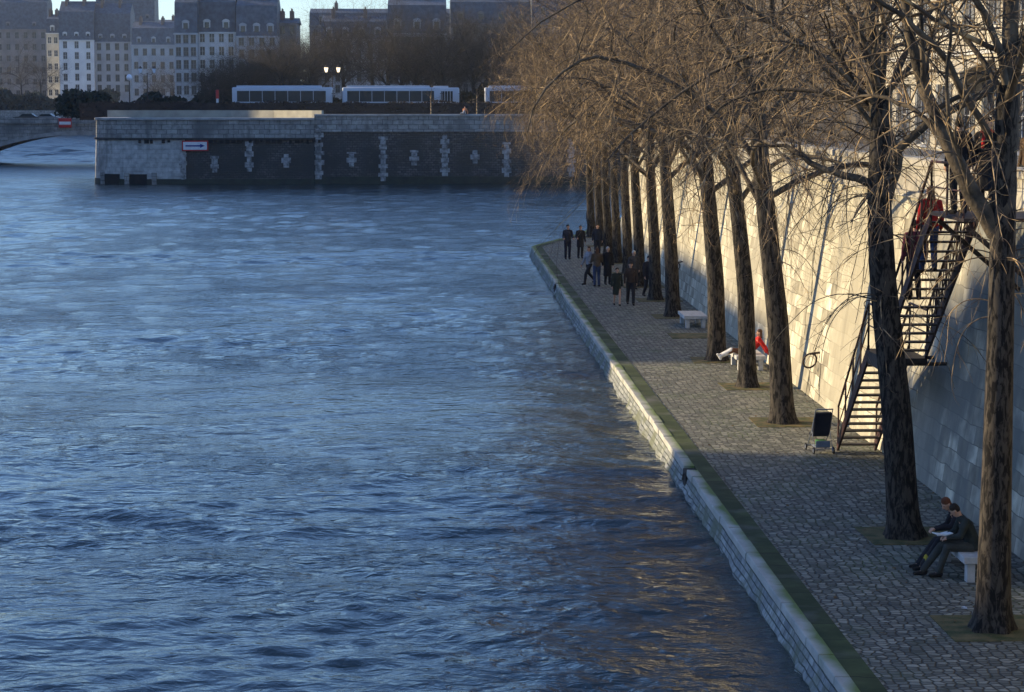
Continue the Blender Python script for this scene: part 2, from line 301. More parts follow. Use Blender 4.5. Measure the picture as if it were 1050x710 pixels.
# coping stones, each with its own slight set; gaps at the two mooring recesses
notch = [gz(700, 481).y, gz(574, 291).y]
def along(path):
    seg = []; s = 0
    for a, b in zip(path[:-1], path[1:]): L = (Vector(b) - Vector(a)).length; seg.append((s, L, Vector(a), Vector(b))); s += L
    def f(t):
        for (s0, L, a, b) in seg:
            if t <= s0 + L: d = (b - a).normalized(); return a + d * (t - s0), d
        return seg[-1][3], (seg[-1][3] - seg[-1][2]).normalized()
    return f, s
fa, Ltot = along(edge)
cop = MB(); t = 0.0
while t < Ltot - 2:
    L = random.uniform(1.0, 1.5); yc = -14 + t + L / 2
    hit = [q for q in notch if abs(q - yc) < L / 2 + .28]
    if hit: 
        nt0 = hit[0] - .3 + 14; 
        if nt0 - t > .15: L = nt0 - t
        else: t = hit[0] + .3 + 14; continue
    p, d = fa(t + .012); q, _ = fa(t + L - .012); nr = Vector((d.y, -d.x)); dz = random.uniform(-.008, .010); do = random.uniform(-.012, .012)
    prof = [(0.0, -.30), (0.0, .022 + dz), (-.215 + do, .026 + dz), (-.225 + do, .018 + dz), (-.23 + do, .0), (-.235 + do, -.10), (-.15, -.30)]
    k = len(cop.v)
    for e in (p, q):
        for (o, z) in prof: w = e + nr * o; cop.v.append((w.x, w.y, z + (random.uniform(-.006, .006) if z > -.2 else 0)))
    nn = len(prof)
    for j in range(nn): cop.f.append((k + j, k + nn + j, k + nn + (j + 1) % nn, k + (j + 1) % nn))
    cop.f.append(tuple(range(k, k + nn))); cop.f.append(tuple(range(k + nn, k + 2 * nn))[::-1]); t += L
cop_o = cop.build('quay_coping', m_kerb); tag(cop_o, kind='structure')
# battered facing below, with ragged weathered foot at the water line
bt = MB(); st = resample(edge, .35); pr = []
k0 = 0
for i, p in enumerate(st):
    a = Vector(st[max(i - 1, 0)]); b_ = Vector(st[min(i + 1, len(st) - 1)]); tt = (b_ - a).normalized(); nr = Vector((tt.y, -tt.x))
    jag = random.uniform(-.04, .04)
    nf = min([abs(p[1] - q) for q in notch]); rec = .20 if nf < .3 else 0
    for (o, z) in [(-.05 + rec * .2, -.1), (-.225 + rec, -.12), (-.25 + rec, -.20), (-.29 + rec * .6 + jag * .3, -.32), (-.345 + jag, -.43), (-.44 + jag, -1.4)]:
        w = Vector(p) + nr * o; bt.v.append((w.x, w.y, z))
for i in range(len(st) - 1):
    for j in range(5): bt.f.append((6 * i + j, 6 * i + 6 + j, 6 * i + 7 + j, 6 * i + 1 + j))
tag(bt.build('quay_facing', m_batter), kind='structure')
for i, q in enumerate(notch):
    t = thing('mooring_recess', ['iron plate in the near notch of the pale quay edge', 'iron plate in the far notch of the pale quay edge near the standing group'][i], 'mooring plate', (5.87, q, 0), group='iron mooring recesses in the quay edge')
    MB().box(-.26, -.01, -.28, .28, -.9, -.03).build('plate', M('notch iron', (.03, .03, .03)), t)  # black slab paints in the shade of the open notch
    MB().tube(torus_pts((-.28, 0, -.16), .09, (0, 1, 0), (-.3, 0, -.95)), .012, 6).build('ring', m_iron, t)

# ------------------------------------------------------------ great quay wall on the right
BAT = .145
def wall_piece(parent, name, prof, path, mat): return MB().sweep(path, prof).build(name, mat, parent)
TOPZ = 5.92
wallt = thing('quay_wall', 'tall sunlit cream stone retaining wall running along the lower quay', 'wall', (0, 0, 0))
wp = resample(wallp, 3.0)
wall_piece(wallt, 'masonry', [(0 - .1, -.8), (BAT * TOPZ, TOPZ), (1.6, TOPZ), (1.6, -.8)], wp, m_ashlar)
wall_piece(wallt, 'string_course', [(BAT * 5.9 - .09, 5.86), (BAT * 5.9 - .09, 6.0), (1.55, 6.0), (1.55, 5.86)], [p for p in wp], m_parapet)
gapY = (39.3, 42.0)
w1 = [(WB, -14), (WB, 10), (WB, 25), (WB, gapY[0])]; w2 = [(WB, gapY[1])] + [p for p in wp if p[1] > gapY[1] + 1]
for path in (w1, w2):
    wall_piece(wallt, 'parapet', [(.87, 6.003), (.90, 6.6), (1.3, 6.6), (1.3, 6.003)], path, m_parapet)
    wall_piece(wallt, 'coping', [(.83, 6.603), (.84, 6.74), (.9, 6.78), (1.3, 6.78), (1.36, 6.74), (1.36, 6.603)], path, m_parapet)
# upper street
up = [(x + 1.35, y) for x, y in wp] + [(wp[-1][0] + 60, wp[-1][1] + 40), (260, 200), (260, -14)]
bm = bmesh.new(); bm.faces.new([bm.verts.new((x, y, 5.90)) for x, y in up]); bmesh.ops.triangulate(bm, faces=bm.faces[:]); mm = bpy.data.meshes.new('street'); bm.to_mesh(mm); bm.free(); tag(link('street', mm, m_road), kind='structure')
MB().box(19.2, 22.2, -14, 230, 5.5, 6.03).build('pavement', M('pavement stone', (.25, .24, .22), (.18, .17, .16), 2))['kind'] = 'structure'
# mooring rings on the wall
for (px, py, d, lab) in [(839, 370, .39, 'large black iron mooring ring on the sunlit wall left of the stairs'), (698.5, 273.6, .36, 'small far iron mooring ring on the wall behind the empty bench')]:
    d_ = ray(px, py)
    # intersect battered plane x = WB + BAT*z
    tt = (WB + BAT * CAMZ) / (d_.x - BAT * d_.z); p = Vector((d_.x * tt, d_.y * tt, CAMZ + d_.z * tt))
    t = thing('mooring_ring', lab, 'mooring ring', p, group='iron mooring rings on the wall')
    # hangs slightly proud of the wall, turned towards the quay
    MB().tube(torus_pts((-.23, 0, 0), d / 2, Vector((.97, .24, 0)).normalized(), Vector((BAT, 0, 1)).normalized()), .026, 8).build('ring', m_iron, t, True)
    MB().tube([(.06, 0, d / 2 + .03), (-.24, 0, d / 2 - .01)], .03, 8).build('bracket', m_iron, t)

# ------------------------------------------------------------ iron stairs
sx0, sx1 = 9.45, 10.38
st_t = thing('iron_stairs', 'dark red iron staircase with open treads climbing the quay wall', 'stairs', (0, 0, 0))
def flight(y0, z0, y1, z1, n):
    for i in range(n):
        u = (i + .5) / n; y = y0 + (y1 - y0) * u; z = z0 + (z1 - z0) * (i + 1) / n
        if i < n - 0: MB().box(sx0 + .05, sx1 - .05, y - .13, y + .13, z - .035, z).build('tread', m_iron, st_t)
    for x in (sx0, sx1 - .05):
        dy = .0; MB().prism([(y0 + .06, z0 - .02), (y0 + .06, z0 + .24), (y1, z1 + .1), (y1, z1 - .22)] if True else [], x, x + .05, 'x').build('stringer', m_redrail, st_t)
flight(51.3, 0, 47.9, 2.74, 14); flight(46.2, 2.74, 42.1, 6.0, 16)
MB().box(sx0, sx1, 46.2, 47.9, 2.64, 2.74).box(sx0, sx0 + .05, 46.2, 47.9, 2.45, 2.64).box(sx0, sx1, 47.85, 47.9, 2.45, 2.64).build('landing', m_iron, st_t)
MB().box(sx0, 11.6, 39.4, 42.1, 5.94, 6.0).build('landing', m_iron, st_t)
def rail(x, pts, nb, h=.95, mat=m_redrail):
    pts = [Vector((x, a, b)) for a, b in pts]
    up_ = Vector((0, 0, 1))
    mbr = MB(); mbr.tube([p + up_ * h for p in pts], .028, 8); mbr.tube([p + up_ * h * .5 for p in pts], .016, 6)
    for a, b_ in zip(pts[:-1], pts[1:]):
        k = max(1, round((b_ - a).length / 1.15))
        for i in range(k + 1): q = a + (b_ - a) * (i / k); mbr.tube([q, q + up_ * h], .022, 6)
    return mbr.build('railing', mat, st_t)
rail(sx0 + .02, [(51.3, .1), (47.9, 2.8), (46.2, 2.8)], 5)
rail(sx0 + .02, [(46.2, 2.8), (42.1, 6.0), (39.5, 6.0)], 5)
rail(sx1 - .02, [(51.3, .1), (47.9, 2.8), (46.2, 2.8), (42.1, 6.0)], 5)
# lattice on the wall-side of the upper flight
lt = MB()
for i in range(14):
    a = i / 14; b_ = (i + 1) / 14; y_a = 46.2 - 4.1 * a; y_b = 46.2 - 4.1 * b_; z_a = 2.85 + 3.2 * a; z_b = 2.85 + 3.2 * b_
    lt.tube([(sx1 - .02, y_a, z_a), (sx1 - .02, y_b, z_b + .9)], .012, 5).tube([(sx1 - .02, y_a, z_a + .9), (sx1 - .02, y_b, z_b)], .012, 5)
lt.build('lattice', m_iron, st_t)
br_ = MB()
for y in (46.4, 47.6): MB().tube([(sx0 + .05, y, 2.6), (WB + .45, y, 2.6)], .04, 8).build('bracket', m_iron, st_t)
for y in (39.6, 41.8): MB().tube([(sx0 + .1, y, 5.85), (WB + .7, y, 4.5)], .045, 8).build('bracket', m_iron, st_t)
pass

# ------------------------------------------------------------ tree generator (bare branches)
def tubes(P, Rr, sides):
    """P (n,k,3) polylines, Rr (n,k) radii -> verts, quads"""
    n_, k, _ = P.shape
    T = np.empty_like(P); T[:, 1:-1] = P[:, 2:] - P[:, :-2]; T[:, 0] = P[:, 1] - P[:, 0]; T[:, -1] = P[:, -1] - P[:, -2]
    T /= np.linalg.norm(T, axis=2, keepdims=True) + 1e-9
    ref = np.zeros((n_, 1, 3)); t0 = P[:, -1] - P[:, 0]; t0 /= np.linalg.norm(t0, axis=1, keepdims=True) + 1e-9
    use = np.abs(t0[:, 2]) > .8; ref[:, 0, 2] = ~use; ref[:, 0, 0] = use
    A = np.cross(T, np.broadcast_to(ref, T.shape)); A /= np.linalg.norm(A, axis=2, keepdims=True) + 1e-9; B = np.cross(T, A)
    th = np.arange(sides) * 2 * np.pi / sides
    V = P[:, :, None, :] + Rr[:, :, None, None] * (A[:, :, None, :] * np.cos(th)[None, None, :, None] + B[:, :, None, :] * np.sin(th)[None, None, :, None])
    idx = np.arange(n_ * k * sides).reshape(n_, k, sides); nxt = np.roll(idx, -1, axis=2)
    Q = np.stack([idx[:, :-1], nxt[:, :-1], nxt[:, 1:], idx[:, 1:]], -1).reshape(-1, 4)
    return V.reshape(-1, 3), Q
def unit(v): return v / (np.linalg.norm(v, axis=-1, keepdims=True) + 1e-9)
def grow(r, start, d, length, k, droop, wig, curl=None):
    P = np.empty((len(start), k, 3)); P[:, 0] = start; d = unit(d); step = (length / (k - 1))[:, None]
    bend = r.normal(0, wig, (len(start), 3))
    for i in range(1, k):
        P[:, i] = P[:, i - 1] + d * step
        d = unit(d + bend + r.normal(0, wig * .7, d.shape) + np.array([0, 0, -1.0]) * (droop[:, None] if isinstance(droop, np.ndarray) else droop))
    return P
def spawn(r, P, Rr, n_, tmin, spread):
    i = r.integers(0, len(P), n_); t = tmin + (1 - tmin) * r.random(n_) ** .85; k = P.shape[1]; ft = t * (k - 1) * .999; j = ft.astype(int); fr = (ft - j)[:, None]
    s = P[i, j] * (1 - fr) + P[i, j + 1] * fr; tan = unit(P[i, j + 1] - P[i, j]); rr = Rr[i, j] * (1 - fr[:, 0]) + Rr[i, j + 1] * fr[:, 0]
    d = unit(tan * (1 - spread) + unit(r.normal(0, 1, (n_, 3))) * spread * 1.25)
    return s, d, rr, t
def bark(name, a, b_, sc=5, bd=.05):
    if name in MATS: return MATS[name]
    m = bpy.data.materials.new(name); m.use_nodes = True; n = m.node_tree.nodes; l = m.node_tree.links; bs = n['Principled BSDF']; bs.inputs['Roughness'].default_value = .9; bs.inputs['Specular IOR Level'].default_value = .2
    tc = n.new('ShaderNodeTexCoord'); mp = n.new('ShaderNodeMapping'); mp.inputs['Scale'].default_value = (1, 1, .28); l.new(tc.outputs['Object'], mp.inputs[0])
    vo = n.new('ShaderNodeTexNoise'); vo.inputs['Scale'].default_value = sc * 2.4; vo.inputs['Detail'].default_value = 6; vo.inputs['Roughness'].default_value = .65; vo.inputs['Distortion'].default_value = .6; l.new(mp.outputs[0], vo.inputs['Vector'])
    rp = n.new('ShaderNodeValToRGB'); rp.color_ramp.elements[0].position = .45; rp.color_ramp.elements[1].position = .56; rp.color_ramp.elements[0].color = lin(*b_); rp.color_ramp.elements[1].color = lin(*a)
    l.new(vo.outputs[0], rp.inputs[0]); l.new(rp.outputs[0], bs.inputs['Base Color'])
    bp = n.new('ShaderNodeBump'); bp.inputs['Strength'].default_value = 1; bp.inputs['Distance'].default_value = bd; l.new(rp.outputs[0], bp.inputs['Height']); l.new(bp.outputs[0], bs.inputs['Normal'])
    MATS[name] = m; return m
m_bark = bark('furrowed bark', (.066, .056, .046), (.009, .008, .008), 6)
m_twig = M('pale twigs', (.48, .33, .17), (.07, .05, .035), 3.4, rough=.75, lo=.49, hi=.62)
m_darkbark = bark('dark bark', (.06, .055, .05), (.025, .023, .022))
m_darktwig = M('dark twigs', (.11, .09, .07), (.035, .03, .026), 1)
m_limb = M('limb bark', (.13, .10, .068), (.03, .025, .02), 3.5, bump=1, bscale=16, bdist=.02)

def trunk_mesh(pts, rads, sides=28, seed=0, rough=.06):
    """smooth interpolation through pts, with root flare and bark ridges"""
    r = np.random.default_rng(seed); pts = np.array(pts, float); k = len(pts); tt = np.linspace(0, k - 1, max(24, k * 14))
    P = np.stack([np.interp(tt, range(k), pts[:, c]) for c in range(3)], -1)
    for _ in range(10): P[1:-1] = (P[:-2] + P[1:-1] * 2 + P[2:]) / 4
    R_ = np.interp(tt, range(k), rads)
    V, Q = tubes(P[None], R_[None], sides)
    V = V.reshape(len(tt), sides, 3); c = P[:, None, :]; off = V - c; th = np.arange(sides) * 2 * np.pi / sides
    rid = np.zeros((len(tt), sides))
    for a in range(3, 12): ph = r.random() * 6.28 + .35 * np.cumsum(r.normal(0, .3, len(tt))); rid += np.cos(a * th[None] + ph[:, None]) * (1 / a)
    h = P[:, 2] - P[0, 2]; flare = .34 * np.exp(-h / .22)[:, None] * (1 + .5 * np.cos(5 * th + r.random() * 6)[None])
    V = c + off * (1 + rough * rid + flare)[:, :, None]
    return V.reshape(-1, 3), Q
def tree(name, label, cat, group, base, tpts, trads, seed, limbs=None, nl=8, ltop=(4.6, 8.5), n1=45, n2=420, n3=1900, spreadR=5.0, droop=.05, mats=(None, None), tr=.0065, up_top=None, sides=28, height=6.5, whips=0, floor_z=0):
    r = np.random.default_rng(seed); base = np.array(base, float)
    root = thing(name, label, cat, tuple(base), 0, group)
    T = np.array(tpts, float) - base; V, Q = trunk_mesh(T, trads, sides, seed)
    link('trunk', np_mesh('trunk', V, Q), mats[0] or m_bark, root)
    VV = []; QQ = []; off = 0
    def add(P, R_, s):
        nonlocal off
        if floor_z:
            P = P.copy(); hr = np.hypot(P[..., 0], P[..., 1]); zc_ = floor_z - 1.8 * np.clip(1 - hr / 1.6, 0, 1); low = P[..., 2] < zc_; P[..., 2] = np.where(low, zc_ - (zc_ - P[..., 2]) * .45, P[..., 2]); xc_ = -4.5 + 1.1 * np.sin(P[..., 2] * .9 + seed * 1.7) + .5 * np.sin(P[..., 1] * 1.1 + seed); P[..., 0] = np.where(P[..., 0] < xc_, xc_ + (P[..., 0] - xc_) * .42, P[..., 0])
        v, q = tubes(P, R_, s); VV.append(v); QQ.append(q + off); off += len(v)
    tt = np.linspace(0, 1, 30); ti = np.linspace(0, 1, len(T)); TP = np.stack([np.interp(tt, ti, T[:, c]) for c in range(3)], -1); TR = np.interp(tt, ti, trads)
    top = TP[-1, 2]
    # limbs
    z0 = r.uniform(ltop[0], min(ltop[1], top), nl); z0[:2] = top * .985
    s = np.stack([np.interp(z0, TP[:, 2], TP[:, c]) for c in range(3)], -1); rr = np.interp(z0, TP[:, 2], TR)
    ang = np.arange(nl) * 2.399 + r.random() * 6.28; el = r.uniform(.5, 1.1, nl); el[:2] = 1.3
    d = np.stack([np.cos(ang) * np.cos(el), np.sin(ang) * np.cos(el), np.sin(el)], -1)
    L0 = grow(r, s, d, r.uniform(.75, 1.15, nl) * height * .85, 12, r.uniform(.0, .09, nl), .085)
    R0 = (rr * r.uniform(.26, .50, nl))[:, None] * np.linspace(1, .2, 12)[None]
    if limbs:
        E = []; ER = []
        for pts, ra, rb in limbs:
            p = np.array(pts, float) - base; q = np.linspace(0, len(p) - 1, 12); pp = np.stack([np.interp(q, range(len(p)), p[:, c]) for c in range(3)], -1)
            for _ in range(3): pp[1:-1] = (pp[:-2] + 2 * pp[1:-1] + pp[2:]) / 4
            pp[1:-1] += r.normal(0, .02, pp[1:-1].shape); E.append(pp); ER.append(np.linspace(ra, rb, 12))
        E = np.array(E); ER = np.array(ER); L0 = np.concatenate([L0, E]); R0 = np.concatenate([R0, ER])
    add(L0, R0, 10)
    s, d, rr, _ = spawn(r, L0, R0, n1, .15, .48); d[:, 2] += .15
    ln = r.uniform(1.4, 3.4, n1) * spreadR / 5; L1 = grow(r, s, d, ln, 10, r.uniform(0, droop * 2, n1), .09); R1 = np.minimum(rr * .55, .05)[:, None] * np.linspace(1, .25, 10)[None]; add(L1, R1, 6)
    s, d, rr, _ = spawn(r, np.concatenate([L0[:, 2:12], L1]), np.concatenate([R0[:, 2:12], R1]), n2, .1, .55)
    # long whips: rise a little, arch over and hang
    d[:, 2] += .1; ln = r.uniform(.8, 2.4, n2) * spreadR / 5; L2 = grow(r, s, d, ln, 9, r.uniform(-.03, droop * 4.2, n2), .10); R2 = np.minimum(rr * .6, tr * 2.3)[:, None] * np.linspace(1, .4, 9)[None]; add(L2, R2, 4)
    s, d, rr, _ = spawn(r, L2, R2, n3, .1, .42); ln = r.uniform(.25, 1.1, n3) * spreadR / 5
    L3 = grow(r, s, d, ln, 6, r.uniform(-.03, droop * 3.4, n3), .12); R3 = np.minimum(rr * .8, tr)[:, None] * np.linspace(1, .45, 6)[None]; add(L3, R3, 3)
    if whips:
        zz = r.uniform(top * .45, top, whips); s = np.stack([np.interp(zz, TP[:, 2], TP[:, c]) for c in range(3)], -1); a_ = r.random(whips) * 6.28
        d = np.stack([np.cos(a_), np.sin(a_), r.uniform(.1, .8, whips)], -1); P = grow(r, s, d, r.uniform(1.0, 3.6, whips), 16, r.uniform(.12, .24, whips), .05); R_ = np.full((whips, 1), .011) * np.linspace(1, .45, 16)[None]; add(P, R_, 5)
        s, d, rr, _ = spawn(r, P, R_, whips * 5, .15, .4); P = grow(r, s, d, r.uniform(.2, .8, len(s)), 7, r.uniform(.02, .16, len(s)), .12); add(P, np.full((len(s), 1), .005) * np.linspace(1, .5, 7)[None], 3)
    me = np_mesh('crown', np.concatenate(VV), np.concatenate(QQ)); co = link('crown', me, mats[1] or m_twig, root); me.materials.append(mats[0] or m_limb)
    mi = np.zeros(len(me.polygons), 'i'); mi[:len(QQ[0]) + int(len(QQ[1]) * .8)] = 1; me.polygons.foreach_set('material_index', mi)
    return root

rowg = 'bare trees in a row along the lower quay'
TB = [ # base px, list of trunk pixel points above, base radius, label
 ((1017, 646), [(1022, 480), (1026, 330), (1028, 235)], .30, 'thick bare tree with furrowed bark at the right edge, nearer than the seated couple'),
 ((927, 551), [(919, 420), (905, 290), (901, 200), (903, 130)], .34, 'dark bare tree in front of the iron stairs'),
 ((803, 434), [(798, 330), (787, 230), (779, 150), (775, 100)], .33, 'bare tree just left of the parked pushchair'),
 ((767, 397), [(765, 300), (757, 220), (749, 160), (748, 110)], .29, 'sunlit bare tree hiding the reclining person in red'),
 ((735, 370), [(734, 290), (728, 220), (722, 150), (722, 110)], .32, 'dark bare tree at the white shoes of the reclining person'),
 ((690, 325), [(688, 260), (684, 200), (681, 150), (682, 115)], .31, 'bare tree just left of the empty stone bench'),
 ((672, 308), [(671, 250), (668, 200), (666, 155), (667, 118)], .28, 'bare tree right of the strolling couple in dark coats'),
 ((656, 294), [(655, 245), (652, 200), (650, 160), (651, 120)], .28, 'eighth bare tree of the quay row, directly behind the man in the brown jacket'),
 ((644, 281), [(643, 240), (641, 200), (640, 160), (641, 122)], .27, 'ninth bare tree of the quay row from the right edge'),
 ((633, 270), [(632, 235), (630, 200), (629, 160), (630, 124)], .27, 'tenth bare tree of the quay row, behind the grey haired walker'),
 ((624, 261.5), [(623, 230), (621, 200), (620, 165), (620, 126)], .28, 'eleventh bare tree of the quay row, right of the person in navy'),
 ((615, 252.5), [(615, 230), (613, 200), (612, 165), (612, 126)], .28, 'last but one bare tree at the far end of the quay row'),
 ((607, 243.5), [(606, 225), (605, 200), (604, 165), (603, 128)], .30, 'farthest bare tree of the quay row, beside the lone figure at its tip'),
]
pitm = m_earth
for i, (b0, tp, r0, lab) in enumerate(TB):
    r0 *= .9; B = gz(*b0); Y = B.y; pts = [B] + [aty(x, y, Y) for x, y in tp]
    # carry trunk on to ~8.5 m
    last = pts[-1]; dirv = (pts[-1] - pts[-2]).normalized()
    rads = list(np.linspace(r0, r0 * .62, len(pts)))
    ht = 8.3
    if last.z < ht: pts.append(last + Vector((dirv.x * .6 - .0, random.uniform(-.2, .2), 1)) * (ht - last.z)); rads.append(r0 * .5)
    limbs = None; kw = dict(nl=13, n1=105, n2=900, n3=4200, ltop=(4.8, 8.3), droop=.065, whips=16)
    if i == 0:
        kk = lambda L: [tuple(aty(x, y, Y + dy)) for x, y, dy in L]
        limbs = [(kk([(1022, 240, 0), (1000, 205, .0), (975, 160, .1), (955, 110, .2), (935, 60, .3), (925, 0, .4), (920, -90, .5)]), .15, .05),
                 (kk([(1028, 235, 0), (1033, 150, 0), (1038, 60, 0), (1040, -60, 0)]), .19, .10),
                 (kk([(958, 118, .15), (985, 95, .2), (1030, 70, .4), (1060, 50, .6)]), .045, .02),
                 (kk([(968, 145, .1), (950, 120, .3), (915, 100, .8), (880, 95, 1.2), (840, 110, 1.6)]), .05, .012),
                 (kk([(1000, 205, 0), (985, 170, -.3), (968, 110, -.6), (975, 20, -.8)]), .05, .02),
                 (kk([(1020, 150, 0), (960, 40, -.5), (900, 0, -1), (850, -30, -1.2)]), .06, .02)]
        kw.update(nl=5, n1=46, n2=420, n3=1800, ltop=(8.0, 8.6), whips=26); rads = [r0 * 1.0, r0 * .84, r0 * .74, r0 * .72, r0 * .6][:len(pts)]
    elif i == 1:
        kk = lambda L: [tuple(aty(x, y, Y + dy)) for x, y, dy in L]
        limbs = [(kk([(900, 190, 0), (870, 182, 0), (835, 170, .2), (812, 150, .6), (790, 150, .8)]), .085, .03),
                 (kk([(906, 215, 0), (918, 185, 0), (928, 160, .1), (905, 125, .2), (880, 95, .3), (850, 40, .3)]), .10, .04),
                 (kk([(903, 140, 0), (895, 80, 0), (893, 0, 0), (890, -80, 0)]), .17, .08),
                 (kk([(903, 120, 0), (870, 95, .3), (800, 90, .8), (752, 95, 1.0), (730, 120, 1.2), (705, 150, 1.3)]), .05, .012),
                 (kk([(900, 110, 0), (850, 60, -.5), (815, 35, -1.2), (790, 60, -1.5), (770, 90, -1.6)]), .05, .012),
                 (kk([(903, 100, 0), (940, 60, .3), (970, 10, .5), (985, -40, .5)]), .06, .02)]
        kw.update(nl=7, n1=66, n2=680, n3=3000, ltop=(6.2, 8.3), whips=34); 
    elif i >= 5: kw.update(nl=13, n1=110, n2=950, n3=4400, tr=.0095, whips=4, droop=.055, floor_z=4.5)
    else: kw.update(droop=.05, whips=10, floor_z=4.3)
    tree('bare_tree', lab, 'tree', rowg, B, pts, rads, 100 + i, limbs=limbs, spreadR=5.0 if i < 5 else 5.7, height=9.5 if i < 2 else 10.0, **kw)
    # square pit of bare earth
    yc = B.y + .1; xc = B.x + .1
    pp = MB(); jit = [(random.uniform(-.06, .06), random.uniform(-.06, .06)) for _ in range(4)]
    pp.prism([(xc - .85 + jit[0][0], yc - .85), (xc + .95, yc - .85 + jit[1][1]), (xc + .95, yc + .85), (xc - .85, yc + .85 + jit[3][1])], -.05, .014 + .0004 * i)
    tag(pp.build('earth', pitm), kind='structure')
# two pits whose tree is missing
for yc, xc in ((77.5, 9.15),):
    tag(MB().box(xc - .8, xc + .9, yc - .85, yc + .85, -.05, .02).build('earth', pitm), kind='structure')

# ------------------------------------------------------------ stone benches
def bench(label, x0, x1, y0, y1, h=.45):
    t = thing('stone_bench', label, 'bench', ((x0 + x1) / 2, (y0 + y1) / 2, 0), group='pale stone benches on the lower quay')
    a = (x1 - x0) / 2; b_ = (y1 - y0) / 2
    MB().bevbox(-a, a, -b_, b_, h - .12, h, .015).build('seat', m_bench, t)
    for s in (-1, 1):
        for q in (-1, 1): MB().bevbox(q * (a - .14) - .07, q * (a - .14) + .07, s * (b_ - .16) - .10, s * (b_ - .16) + .10, 0, h - .121, .012).build('leg', m_bench, t)
    return t
p = gz(705, 337); bench('empty pale stone bench on the quay left of the dark tree trunk', 9.15, 10.0, p.y + .0, p.y + 2.1)
p2 = gz(757, 381); bench('pale stone bench under the reclining person in red', p2.x - .05, p2.x + .85, p2.y + .1, p2.y + 1.9)
p3 = gz(991, 598); bench('pale stone bench under the seated couple at the lower right', p3.x - .06, p3.x + .62, p3.y - .05, p3.y + 2.0)

# ------------------------------------------------------------ people
_sp = [Vector((math.cos(a) * math.cos(e), math.sin(a) * math.cos(e), math.sin(e))) for e in (-1.2, -.6, 0, .6, 1.2) for a in [i * math.pi / 5 for i in range(10)]] + [Vector((0, 0, 1)), Vector((0, 0, -1))]
def ell(c, r):
    r = (r, r, r) if not isinstance(r, (tuple, list)) else r
    return [Vector(c) + Vector((s.x * r[0], s.y * r[1], s.z * r[2])) for s in _sp]
class Hulls:
    def __init__(s): s.bm = bmesh.new()
    def add(s, *ells):
        vs = [s.bm.verts.new(p) for e in ells for p in e]
        r = bmesh.ops.convex_hull(s.bm, input=vs)
        inn = [g for g in r['geom_interior'] if isinstance(g, bmesh.types.BMVert)] + [g for g in r['geom_unused'] if isinstance(g, bmesh.types.BMVert)]
        bmesh.ops.delete(s.bm, geom=list(set(inn)), context='VERTS'); return s
    def limb(s, pts, rs):
        for i in range(len(pts) - 1): s.add(ell(pts[i], rs[i]), ell(pts[i + 1], rs[i + 1]))
        return s
    def build(s, name, m, parent, vox=.012, sm=3):
        me = bpy.data.meshes.new('tmp'); s.bm.to_mesh(me); s.bm.free(); o = bpy.data.objects.new('tmp', me); C.objects.link(o)
        a = o.modifiers.new('r', 'REMESH'); a.mode = 'VOXEL'; a.voxel_size = vox; b_ = o.modifiers.new('s', 'SMOOTH'); b_.factor = .5; b_.iterations = sm
        dg = bpy.context.evaluated_depsgraph_get(); me2 = bpy.data.meshes.new_from_object(o.evaluated_get(dg)); me2.name = name
        bpy.data.objects.remove(o); bpy.data.meshes.remove(me); me2.materials.clear()
        return link(name, me2, m, parent, True)
def cloth(c, nm=None):
    return M(nm or 'cloth %.3f %.3f %.3f' % c, c, tuple(v * .6 for v in c), 6, rough=.9, bump=.5, bscale=14, bdist=.02)
m_skin = M('skin', (.55, .33, .23), (.48, .27, .18), 8, rough=.6)
m_hairs = {'dark': M('dark hair', (.025, .017, .012)), 'brown': M('brown hair', (.10, .05, .03)), 'grey': M('grey hair', (.55, .54, .52)), 'red': M('auburn hair', (.14, .045, .02)), 'blond': M('fair hair', (.45, .30, .14))}
def hand(H, w, d, side, r=1.0, curl=.5):
    """palm and five bent fingers from wrist w along d; side = thumb direction"""
    w = Vector(w); d = Vector(d).normalized(); s_ = Vector(side); s_ = (s_ - d * s_.dot(d)).normalized(); nrm = d.cross(s_)
    H.add(ell(w, .026), ell(w + d * .08 + s_ * .022, .017), ell(w + d * .08 - s_ * .022, .017))
    for k, (o, L) in enumerate([(.030, .066), (.010, .075), (-.010, .070), (-.029, .054)]):
        a = w + d * .085 + s_ * o; b_ = a + (d * .9 + nrm * curl * .6).normalized() * L * .5; c = b_ + (d * .6 + nrm * curl * 1.2).normalized() * L * .5
        H.limb([a, b_, c], [.0095, .0085, .007])
    a = w + d * .03 + s_ * .028; H.limb([a, a + (d * .6 + s_ * .7).normalized() * .04, a + (d * .9 + s_ * .45).normalized() * .075], [.012, .010, .008])
